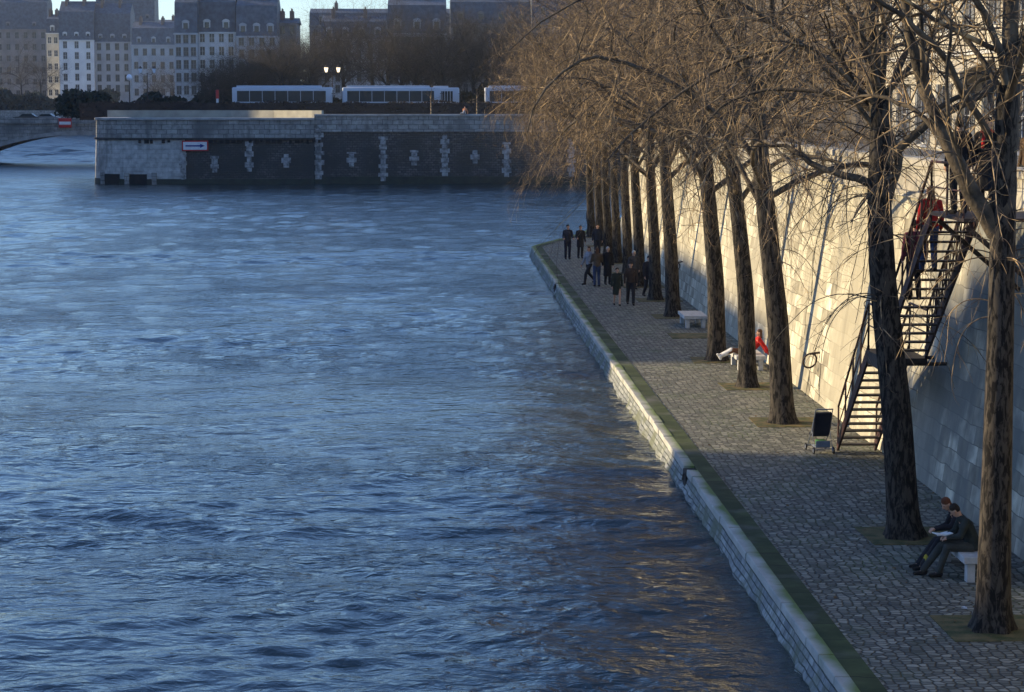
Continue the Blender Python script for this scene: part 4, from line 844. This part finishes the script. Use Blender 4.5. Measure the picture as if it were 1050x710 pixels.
# inner parapet stepping up behind the platform; its slanted length catches the sun
ip = thing('inner_parapet', 'low pale parapet behind the bastion top, partly lit yellow by the sun', 'wall', (0, 0, 0))
MB().sweep([(xm + .6, 247.2), (Xa(322, 248) - .2, 248), (Xa(280, 252), 253.5), (Xa(235, 256), 257.5), (Xa(108, 257), 258.5)], [(0, 6.0), (0, 7.42), (.35, 7.42), (.35, 6.0)]).build('stone', M('lit parapet stone', (.42, .40, .33), (.30, .285, .24), .8), ip)
# island ground
isl = [(70, YF + .6), (xm, YF + .6), (xl + 8, YF + .6), (xl + 3.5, YF + 3.2), (xl + .9, YF + 8), (xl + .6, YF + 12), (xl - 3, YF + 40), (xl - 8, YF + 80), (-52, 400), (-60, 560), (600, 560), (600, YF + .6)]
bm = bmesh.new(); top_ = [bm.verts.new((x, y, 6.45)) for x, y in isl]; bot_ = [bm.verts.new((x, y, -2)) for x, y in isl]; bm.faces.new(top_)
for i in range(len(isl)): j = (i + 1) % len(isl); bm.faces.new((bot_[i], bot_[j], top_[j], top_[i]))
bmesh.ops.recalc_face_normals(bm, faces=bm.faces[:]); mm = bpy.data.meshes.new('island_ground'); bm.to_mesh(mm); bm.free(); tag(link('island_ground', mm, m_road), kind='structure')
# direction sign
m_red = M('sign red', (.50, .03, .03), (.42, .03, .03), 4, rough=.5); m_sw = M('sign white', (.72, .72, .74), (.62, .62, .64), 3, rough=.5); m_sb = M('sign blue', (.02, .03, .22), (.02, .03, .18), 3, rough=.5)
a = aty(186.5, 144.5, YF - .45); b_ = aty(213.5, 155, YF - .45)
sg = thing('river_sign', 'white river sign with red border and blue arrow pointing right on the far wall', 'sign', (a.x, YF - .42, b_.z)); w_ = b_.x - a.x; h_ = a.z - b_.z
MB().box(0, w_, -.05, .25, 0, h_).build('border', m_red, sg); MB().box(.13, w_ - .13, -.065, -.052, .13, h_ - .13).build('panel', m_sw, sg)
ar = MB().box(.38, w_ - .75, -.075, -.067, h_ * .43, h_ * .57); ar.prism([(w_ - .85, h_ * .30), (w_ - .35, h_ * .5), (w_ - .85, h_ * .70)], -.078, -.067, 'y'); ar.build('arrow', m_sb, sg)

# ------------------------------------------------------------ hedge, buses, lamps on the island
def leafmass(n_, xr, yr, zf, sz, seed):
    r = np.random.default_rng(seed); x = r.uniform(*xr, n_); y = r.uniform(*yr, n_); z0, z1 = zf(x, y); z = z0 + (z1 - z0) * r.random(n_) ** .7
    c = np.stack([x, y, z], -1)[:, None]; u = unit(r.normal(0, 1, (n_, 3))); v = unit(np.cross(u, r.normal(0, 1, (n_, 3)))); s_ = r.uniform(.5, 1.2, (n_, 1)) * sz
    V = (c + np.stack([u * s_, v * s_ * .6, -u * s_, -v * s_ * .6], 1)).reshape(-1, 3); return V, np.arange(n_ * 4).reshape(-1, 4)
m_leaf = M('dark evergreen leaves', (.035, .045, .03), (.015, .022, .016), 1)
V, Q = leafmass(26000, (-40, 60), (259.6, 261.2), lambda x, y: (6.4 + 0 * x, 8.35 + .12 * np.sin(x * 1.3) + .1 * np.sin(x * .37 + 1)), .16, 3)
hg = M('clipped brown hedge', (.050, .036, .03), (.03, .024, .022), 1); hd_ = thing('hedge', 'long clipped dark hedge behind the far river wall, in front of the buses', 'hedge'); link('foliage', np_mesh('foliage', V, Q, False), hg, hd_); MB().box(-40, 60, 259.75, 261.05, 6.3, 8.25).build('inner_hedge', hg, hd_)
m_bus = M('bus white paint', (.50, .53, .58), (.44, .47, .52), .5, rough=.3, spec=.5); m_busg = M('bus dark glass', (.02, .035, .045), (.015, .025, .03), .5, rough=.25, spec=.2)
def make_bus(label, px0, px1, Y):
    x0 = Xa(px0, Y); L = Xa(px1, Y) - x0
    t = thing('coach', label, 'bus', (x0, Y, 6.45), 0, 'coaches parked on the island')
    MB().bevbox(0, L, 0, 2.5, .35, 3.62, .18).build('body', m_bus, t, True)
    MB().bevbox(.5, L - 1.3, .35, 2.15, 3.60, 3.82, .08).build('roof_unit', m_bus, t)
    nw = 7
    for i in range(nw):
        a_ = .55 + (L - 1.3) * i / nw; MB().box(a_ + .03, a_ + (L - 1.3) / nw - .03, -.012, .05, 1.95, 3.2).build('side_window', m_busg, t)
    MB().box(-.012, .05, .25, 2.25, 1.7, 3.2).build('rear_window', m_busg, t); MB().box(L - .05, L + .012, .2, 2.3, 1.4, 3.3).build('windscreen', m_busg, t)
    MB().box(.2, L - .2, -.01, .04, 1.0, 1.12).build('stripe', M('bus stripe', (.10, .25, .35)), t)
    for xx in (2.6, L - 2.6):
        w = MB(); w.tube([(xx, -.02, .48), (xx, .3, .48)], .48, 20); wo = w.build('wheel', m_tyre, t); MB().tube([(xx, -.04, .48), (xx, .0, .48)], .24, 14).build('rim', m_sw, wo)
    MB().tube([(L - .1, -.05, 2.9), (L + .25, -.22, 2.9), (L + .25, -.22, 2.5)], .04, 6).box(L + .18, L + .3, -.36, -.12, 2.2, 2.7).build('mirror', m_iron, t)
    return t
make_bus('white coach parked leftmost behind the far hedge', 238, 341, 264); make_bus('long white coach parked in the middle behind the far hedge', 351, 452, 264); make_bus('pale coach partly hidden by the middle coach', 440, 471, 268); make_bus('coach at right, half behind the golden twigs', 497, 596, 264)
def lamp(label, px, pys, Y, lit, twin=0.0, name='street_lamp'):
    z = Za(pys, Y); x = Xa(px, Y); t = thing(name, label, 'street lamp', (x, Y, 6.45)); h = z - 6.45
    MB().lathe([(.14, 0), (.14, .5), (.07, .7), (.055, h - .3), (.05, h - .1)], 0, 0, 10).build('post', m_iron, t)
    gm = emit('lit lamp glass ' + name + str(px), (1.0, .82, .55), 1.1) if lit else M('opal globe', (.8, .8, .85), (.75, .75, .8), 3, rough=.3)
    if twin:
        MB().tube([(-twin, 0, h - .15), (-twin * .5, 0, h - .35), (0, 0, h - .2), (twin * .5, 0, h - .35), (twin, 0, h - .15)], .035, 6).build('arm', m_iron, t)
        for s in (-1, 1):
            lo = MB().lathe([(.12, h - .15), (.24, h + .35), (.24, h + .4)], s * twin, 0, 8).build('lantern', gm, t); MB().lathe([(.27, h + .4), (.10, h + .62), (.03, h + .75)], s * twin, 0, 8).build('lantern_cap', m_iron, lo)
    else: MB().lathe([(.05, h - .1), (.22, h - .02), (.33, h + .2), (.33, h + .35), (.2, h + .56), (.04, h + .62)], 0, 0, 14).build('globe', gm, t, True)
lamp('street lamp with a single pale globe above the bastion tip', 133, 82, 262, False)
lamp('twin lantern street lamp with glowing lamps between the two coaches', 341, 73, 270, True, .72)
lamp('twin lantern street lamp behind the globe lamp at left', 151.5, 74, 285, False, .85)
pt = thing('traffic_post', 'small red and white post left of the leftmost coach', 'post', (Xa(223, 262), 262, 6.45)); MB().lathe([(.14, 0), (.14, 2.3)], 0, 0, 10).build('shaft', m_sw, pt); MB().lathe([(.18, 2.3), (.18, 3.3)], 0, 0, 10).build('red_head', m_red, pt)
MB().box(-.2, .2, -.15, .15, 3.3, 3.45).build('cap', m_iron, pt)
person('person in white and orange lounging on the far parapet', (Xa(476, 243.6), 243.6, 7.04 - .46), -dn + 2.8, 1.7, (.6, .25, .12), (.55, .52, .5), J=dict(pel=(0, 0, .56), waist=(0, -.1, .72), chest=(0, -.2, .92), neck=(0, -.24, 1.08), head=(0, -.22, 1.22), shL=(-.18, -.2, 1.02), shR=(.18, -.2, 1.02), hipL=(-.09, .05, .55), hipR=(.09, .05, .55), kneeL=(-.1, .45, .85), kneeR=(.1, .5, .62), ankL=(-.1, .75, .55), ankR=(.1, .95, .55), elL=(-.25, -.4, .8), elR=(.25, -.4, .8), wrL=(-.25, -.5, .52), wrR=(.25, -.5, .52)), hair='brown', vox=.02)

# ------------------------------------------------------------ stone arch bridge at left
YB = 330.0
bx = Xa(80, YB); zc = aty(80, 138.5, YB).z; pA = aty(13, 147, YB); dx = bx - pA.x; dz = zc - pA.z; Rr_ = (dx * dx + dz * dz) / (2 * dz)
half = math.sqrt(max(0, Rr_ ** 2 - (Rr_ - zc - 2) ** 2)); zdk = aty(60, 121, YB).z
brt = thing('stone_bridge', 'low grey stone arch bridge crossing the river at the far left', 'bridge', (0, 0, 0))
def archpoly(cx, n=28): 
    out = []
    for i in range(n + 1): a_ = -half + 2 * half * i / n; out.append((cx + a_, zc - Rr_ + math.sqrt(Rr_ ** 2 - a_ ** 2)))
    return out
def span(cx):
    mb = MB(); A = archpoly(cx)
    for yy in (YB, YB + 14):
        for (p, q) in zip(A[:-1], A[1:]): mb.add([(p[0], yy, p[1]), (q[0], yy, q[1]), (q[0], yy, zdk - 1.0), (p[0], yy, zdk - 1.0)], [(0, 1, 2, 3)])
    for (p, q) in zip(A[:-1], A[1:]): mb.add([(p[0], YB, p[1]), (q[0], YB, q[1]), (q[0], YB + 14, q[1]), (p[0], YB + 14, p[1])], [(0, 1, 2, 3)])
    mb.build('arch', m_farlight, brt)
    ring = MB()
    for i, (p, q) in enumerate(zip(A[:-1], A[1:])):
        k = .55; nn = lambda p_: ((p_[0] - cx) / Rr_, (p_[1] - zc + Rr_) / Rr_); n0 = nn(p); n1_ = nn(q); ring.add([(p[0], YB - .08, p[1]), (q[0], YB - .08, q[1]), (q[0] + n1_[0] * k, YB - .08, q[1] + n1_[1] * k), (p[0] + n0[0] * k, YB - .08, p[1] + n0[1] * k)], [(0, 1, 2, 3)])
        ring.add([(p[0], YB - .08, p[1]), (q[0], YB - .08, q[1]), (q[0], YB + .02, q[1]), (p[0], YB + .02, p[1])], [(0, 1, 2, 3)])
    ring.build('voussoirs', m_farcope, brt)
for cx in (bx, bx - 2 * half - 4): span(cx); MB().box(cx + half, cx + half + 4, YB - 1.5, YB + 15.5, -2, zdk - 1.0).build('pier', m_farlight, brt)
MB().box(bx - 3.2 * half, bx + half + 25, YB - .05, YB + 14.05, zdk - 1.0, zdk - .85).build('deck', m_farlight, brt)
MB().box(bx - 3.2 * half, bx + half + 25, YB - .25, YB + .15, zdk - .85, zdk - .7).box(bx - 3.2 * half, bx + half + 25, YB - .08, YB + .25, zdk - .7, zdk).build('parapet', m_farlight, brt)
a = aty(60, 121.5, YB - .3); b_ = aty(73.5, 131, YB - .3)
ne = thing('no_entry_sign', 'red and white no entry river sign on the arch bridge', 'sign', (a.x, YB - .3, b_.z)); w_ = b_.x - a.x; h_ = a.z - b_.z
MB().box(0, w_, -.04, .2, 0, h_).build('red_panel', m_red, ne); MB().box(.1, w_ - .1, -.055, -.042, h_ * .32, h_ * .64).build('white_bar', m_sw, ne)
def car(label, x, Y, z, c, rz=0):
    t = thing('parked_car', label, 'car', (x, Y, z), rz, 'cars on the arch bridge'); pr = [(-2.1, .35), (-2.1, .8), (-1.9, .95), (-1.1, 1.02), (-.6, 1.42), (.7, 1.45), (1.3, 1.05), (2.0, .9), (2.1, .7), (2.1, .35)]
    MB().prism(pr, -.85, .85, 'y').build('body', M('car paint %.2f' % c[0], c, c, rough=.3, spec=.5), t); MB().prism([(-.98, 1.03), (-.56, 1.36), (.64, 1.38), (1.12, 1.05)], -.86, .86, 'y').build('side_window', m_busg, t)
    for xx in (-1.3, 1.3):
        for yy in (-.87, .72): MB().tube([(xx, yy, .32), (xx, yy + .15, .32)], .32, 14).build('wheel', m_tyre, t)
    return t
car('dark car crossing the arch bridge at the far left edge', aty(28, 115, YB + 4).x, YB + 4, zdk - .85, (.02, .02, .025)); car('light grey car crossing the arch bridge left of the no entry sign', aty(47, 115, YB + 4).x, YB + 4, zdk - .85, (.15, .16, .18)); car('dark blue car crossing the arch bridge right of the no entry sign', aty(84, 115, YB + 4).x, YB + 4, zdk - .85, (.02, .03, .06))

# ------------------------------------------------------------ far bank and background houses
tag(MB().box(-880, 880, 660, 1400, -3, 6.5).build('far_bank', m_farlight), kind='structure')
def bg(label, px0, px1, pye, Y, cols, rows, mat, zg=6.5, **kw):
    x0 = Xa(px0, Y); W_ = Xa(px1, Y) - x0; H_ = aty(px0, pye, Y).z - zg
    return building(label, (x0, Y, zg), 0, W_, H_, cols, rows, mat, **kw)
bg('narrow cream house at the far left beyond the bridge', 49, 61.6, 34, 712, 2, 5, m_cream, chim=2, dormers=1, win=(1.2, 2), rh=6)
bg('white house with three dormers at far left beyond the bridge', 62, 97.5, 41, 700, 3, 5, m_pale, dormers=3, win=(1.3, 2.2), rh=12, z_first=5)
bg('grey house with pale shutters right of the three dormer house', 98, 135, 43, 702, 4, 5, m_grey, dormers=3, win=(1.3, 2.1), rh=12, z_first=5)
bg('dim tall house behind the grey shuttered house', 100, 160, 22, 760, 7, 6, m_dim, dormers=4, win=(1.3, 2.1), rh=12)
bg('dark brown house at the left edge beyond the bridge', -30, 50, 30, 740, 9, 6, m_dim, dormers=3, win=(1.3, 2), rh=12)
bg('dim low house between the shuttered house and the tall blue grey one', 136, 181, 46, 690, 5, 4, m_grey, dormers=3, win=(1.3, 2.1), rh=7)
bg('tall narrow blue grey house left of the far tree mass', 180, 203, 34, 430, 3, 5, m_grey, dormers=1, win=(1.0, 1.7), rh=8, z_first=3)
bg('blue grey house with steep slate roof behind the far trees', 203.5, 242.5, 33, 434, 4, 5, m_pale, dormers=2, win=(1.0, 1.7), rh=8, z_first=3)
bg('pale grey house with round dormers behind the far trees', 243, 285, 37, 432, 4, 5, m_grey, dormers=3, win=(1.0, 1.7), rh=8, z_first=3)
bg('small dark house right of the pale grey round dormer house', 285.5, 305, 24, 438, 2, 5, m_dim, roof='gable', win=(1.0, 1.7), rh=1.2, dormers=1)
bg('wide dark mansion with big slate roof behind the middle coach', 398, 458, 34, 380, 5, 2, m_grey, dormers=3, win=(1.6, 3.2), rh=6.5, z_first=4, D=20)
bg('dim house between trees above the twin lantern lamp', 330, 396, 40, 470, 6, 5, m_grey, dormers=4, win=(1.0, 1.7), rh=5)
bg('dim house right of the mansion behind tall trees', 462, 545, 24, 460, 8, 5, m_dim, dormers=4, win=(1.0, 1.7), rh=6)
bg('dim house behind the golden twigs at the end of the island', 545.2, 660, 18, 455, 9, 5, m_dim, dormers=5, win=(1.0, 1.7), rh=8)
bg('dim house far behind the row of quay trees', 662, 800, 14, 450, 10, 5, m_dim, dormers=6, win=(1.0, 1.7), rh=8)
bg('dim row house far behind the mansion and the bare trees', 318, 470, 26, 520, 12, 5, m_dim, dormers=6, win=(1.0, 1.7), rh=4)
bg('dim wide house behind the far island houses at left', 130, 200, 30, 800, 10, 5, m_grey, dormers=5, win=(1.3, 2.1), rh=3.5)
# garden shrubbery behind the coaches
V, Q = leafmass(30000, (-47, 62), (285, 296), lambda x, y: (6.4 + 0 * x, 9.3 + .8 * np.sin(x * .21) + .7 * np.sin(x * .73 + 2) + .4 * np.sin(x * 1.9)), .42, 5)
tag(link('shrubbery', np_mesh('shrubbery', V, Q, False), m_leaf), 'dense dark shrubbery behind the coaches on the far island', 'shrubs', kind='stuff')
V, Q = leafmass(14000, (-190, -92), (664, 675), lambda x, y: (6.4 + 0 * x, 11.3 + 1.0 * np.sin(x * .13) + .9 * np.sin(x * .6 + 2)), .9, 6)
tag(link('shrubbery', np_mesh('shrubbery', V, Q, False), m_leaf), 'dark shrubs along the far bank beyond the arch bridge', 'shrubs', kind='stuff')
# far bare trees
def fartree(label, px, pyt, Y, spread, seed, n3=3400, tr=.040, zg=6.45):
    B = Vector((Xa(px, Y), Y, zg)); H_ = aty(px, pyt, Y).z - zg; th = H_ * .42
    tree('bare_tree', label, 'tree', 'bare trees on the far island', B, [B, B + Vector((.1, 0, th * .5)), B + Vector((-.1, .1, th))], [.32, .26, .2], seed, nl=9, ltop=(th * .55, th * .98), n1=150, n2=1300, n3=n3, spreadR=spread, droop=.01, mats=(m_darkbark, m_darktwig), tr=tr, sides=12, height=H_ * .62)
FT = [(228, 66, 284, 5), (258, 44, 286, 6), (288, 34, 284, 7), (318, 26, 288, 8), (398, 4, 285, 8), (428, 14, 286, 7), (455, 8, 284, 8), (485, -2, 286, 8), (515, -2, 284, 8), (215, 66, 300, 5), (240, 48, 296, 6), (270, 36, 302, 7), (300, 30, 297, 8), (325, 16, 305, 8), (352, -8, 295, 9), (382, -8, 303, 9), (412, 14, 294, 7), (440, 16, 297, 7), (470, 14, 298, 8), (500, 8, 291, 8), (530, 20, 300, 8), (560, 30, 280, 8), (590, 30, 262, 7)]
LB = ['bare tree just right of the red and white post', 'bushy bare tree above the rear of the leftmost coach', 'bushy bare tree above the windows of the leftmost coach', 'bushy bare tree above the front of the leftmost coach', 'bare tree over the left end of the middle coach', 'bare tree over the windows of the middle coach', 'bare tree over the front of the middle coach', 'bare tree left of the rightmost coach', 'bare tree between the rightmost coach and the golden twigs', 'low bare tree at the left end of the far tree mass', 'rounded bare tree above the left end of the first coach', 'bare tree over the middle of the leftmost coach', 'bare tree over the right half of the leftmost coach', 'bare tree left of the twin lantern lamp', 'tall bare tree reaching the sky behind the twin lantern lamp', 'tall bare tree left of the mansion', 'low bare tree in front of the mansion', 'small bare tree at the right corner of the mansion', 'tall dark tree just right of the mansion', 'tall dark tree over the rightmost coach', 'dark tree at the edge of the golden twigs', 'dark tree behind the outermost golden twigs', 'dark tree behind the end of the far wall']
for i, ((px, pt_, Y, sp_), lb) in enumerate(zip(FT, LB)): fartree(lb, px, pt_, Y, sp_, 300 + i)
for i, (px, pt_, lb) in enumerate([(22, 30, 'tall brown bare tree at the left edge beyond the bridge'), (42, 45, 'brown bare tree left of the narrow cream house'), (158, 60, 'bare tree beyond the bastion lamps on the far bank'), (178, 62, 'bare tree left of the tall blue grey house')]):
    fartree(lb, px, pt_, 672, 9, 400 + i, 1200, .05, 6.5)
for i, (px, pt_) in enumerate([(442, 84), (489, 82)]):
    B = Vector((Xa(px, 252), 252, 6.45)); t = tree('sapling', ['slim pale sapling in front of the middle coach', 'slim sapling left of the rightmost coach'][i], 'tree', 'saplings behind the far parapet', B, [B, B + Vector((.02, 0, 1.6)), B + Vector((.0, 0, 2.8))], [.10, .08, .05], 500 + i, nl=5, ltop=(1.6, 2.7), n1=8, n2=24, n3=40, spreadR=1.5, droop=0, mats=(m_twig, m_darktwig), tr=.012, sides=8, height=1.6)

# ------------------------------------------------------------ air
hz = bpy.data.materials.new('haze'); hz.use_nodes = True; n = hz.node_tree.nodes; n.clear(); out = n.new('ShaderNodeOutputMaterial'); pv = n.new('ShaderNodeVolumePrincipled')
pv.inputs['Color'].default_value = (.80, .88, 1, 1); pv.inputs['Density'].default_value = .00009; pv.inputs['Anisotropy'].default_value = .2; hz.node_tree.links.new(pv.outputs[0], out.inputs['Volume'])
tag(MB().box(-900, 900, -420, 1450, -4, 60).build('haze', hz), kind='stuff')

# fallen leaves and twigs gathered on the earth pits and along the foot of the wall
r = np.random.default_rng(77); pits = [(gz(*b0).x, gz(*b0).y) for b0, *_ in TB[:8]]; P_ = []
for (x, y) in pits: P_ += [(x + a_, y + b_, .035) for a_, b_ in r.normal(0, .55, (34, 2))]
P_ += [(WB - abs(a_), b_, .012) for a_, b_ in zip(r.normal(0, .35, 260), r.uniform(30, 100, 260))]; P_ += [(a_, b_, .02) for a_, b_ in zip(r.uniform(6.5, 10.3, 200), r.uniform(30, 90, 200))]
P_ = np.array(P_); n_ = len(P_); an = r.random(n_) * 6.28; sz = r.uniform(.02, .055, n_); u = np.stack([np.cos(an), np.sin(an), r.normal(0, .2, n_)], -1) * sz[:, None]; v = np.stack([-np.sin(an), np.cos(an), r.normal(0, .2, n_)], -1) * sz[:, None] * .6
V = np.stack([P_ + u, P_ + v, P_ - u, P_ - v], 1).reshape(-1, 3)
tag(link('fallen_leaves', np_mesh('fallen_leaves', V, np.arange(n_ * 4).reshape(-1, 4), False), M('dry leaves', (.22, .14, .06), (.10, .06, .03), 5)), 'dry brown leaves scattered over the cobbles and tree pits', 'leaves', kind='stuff')
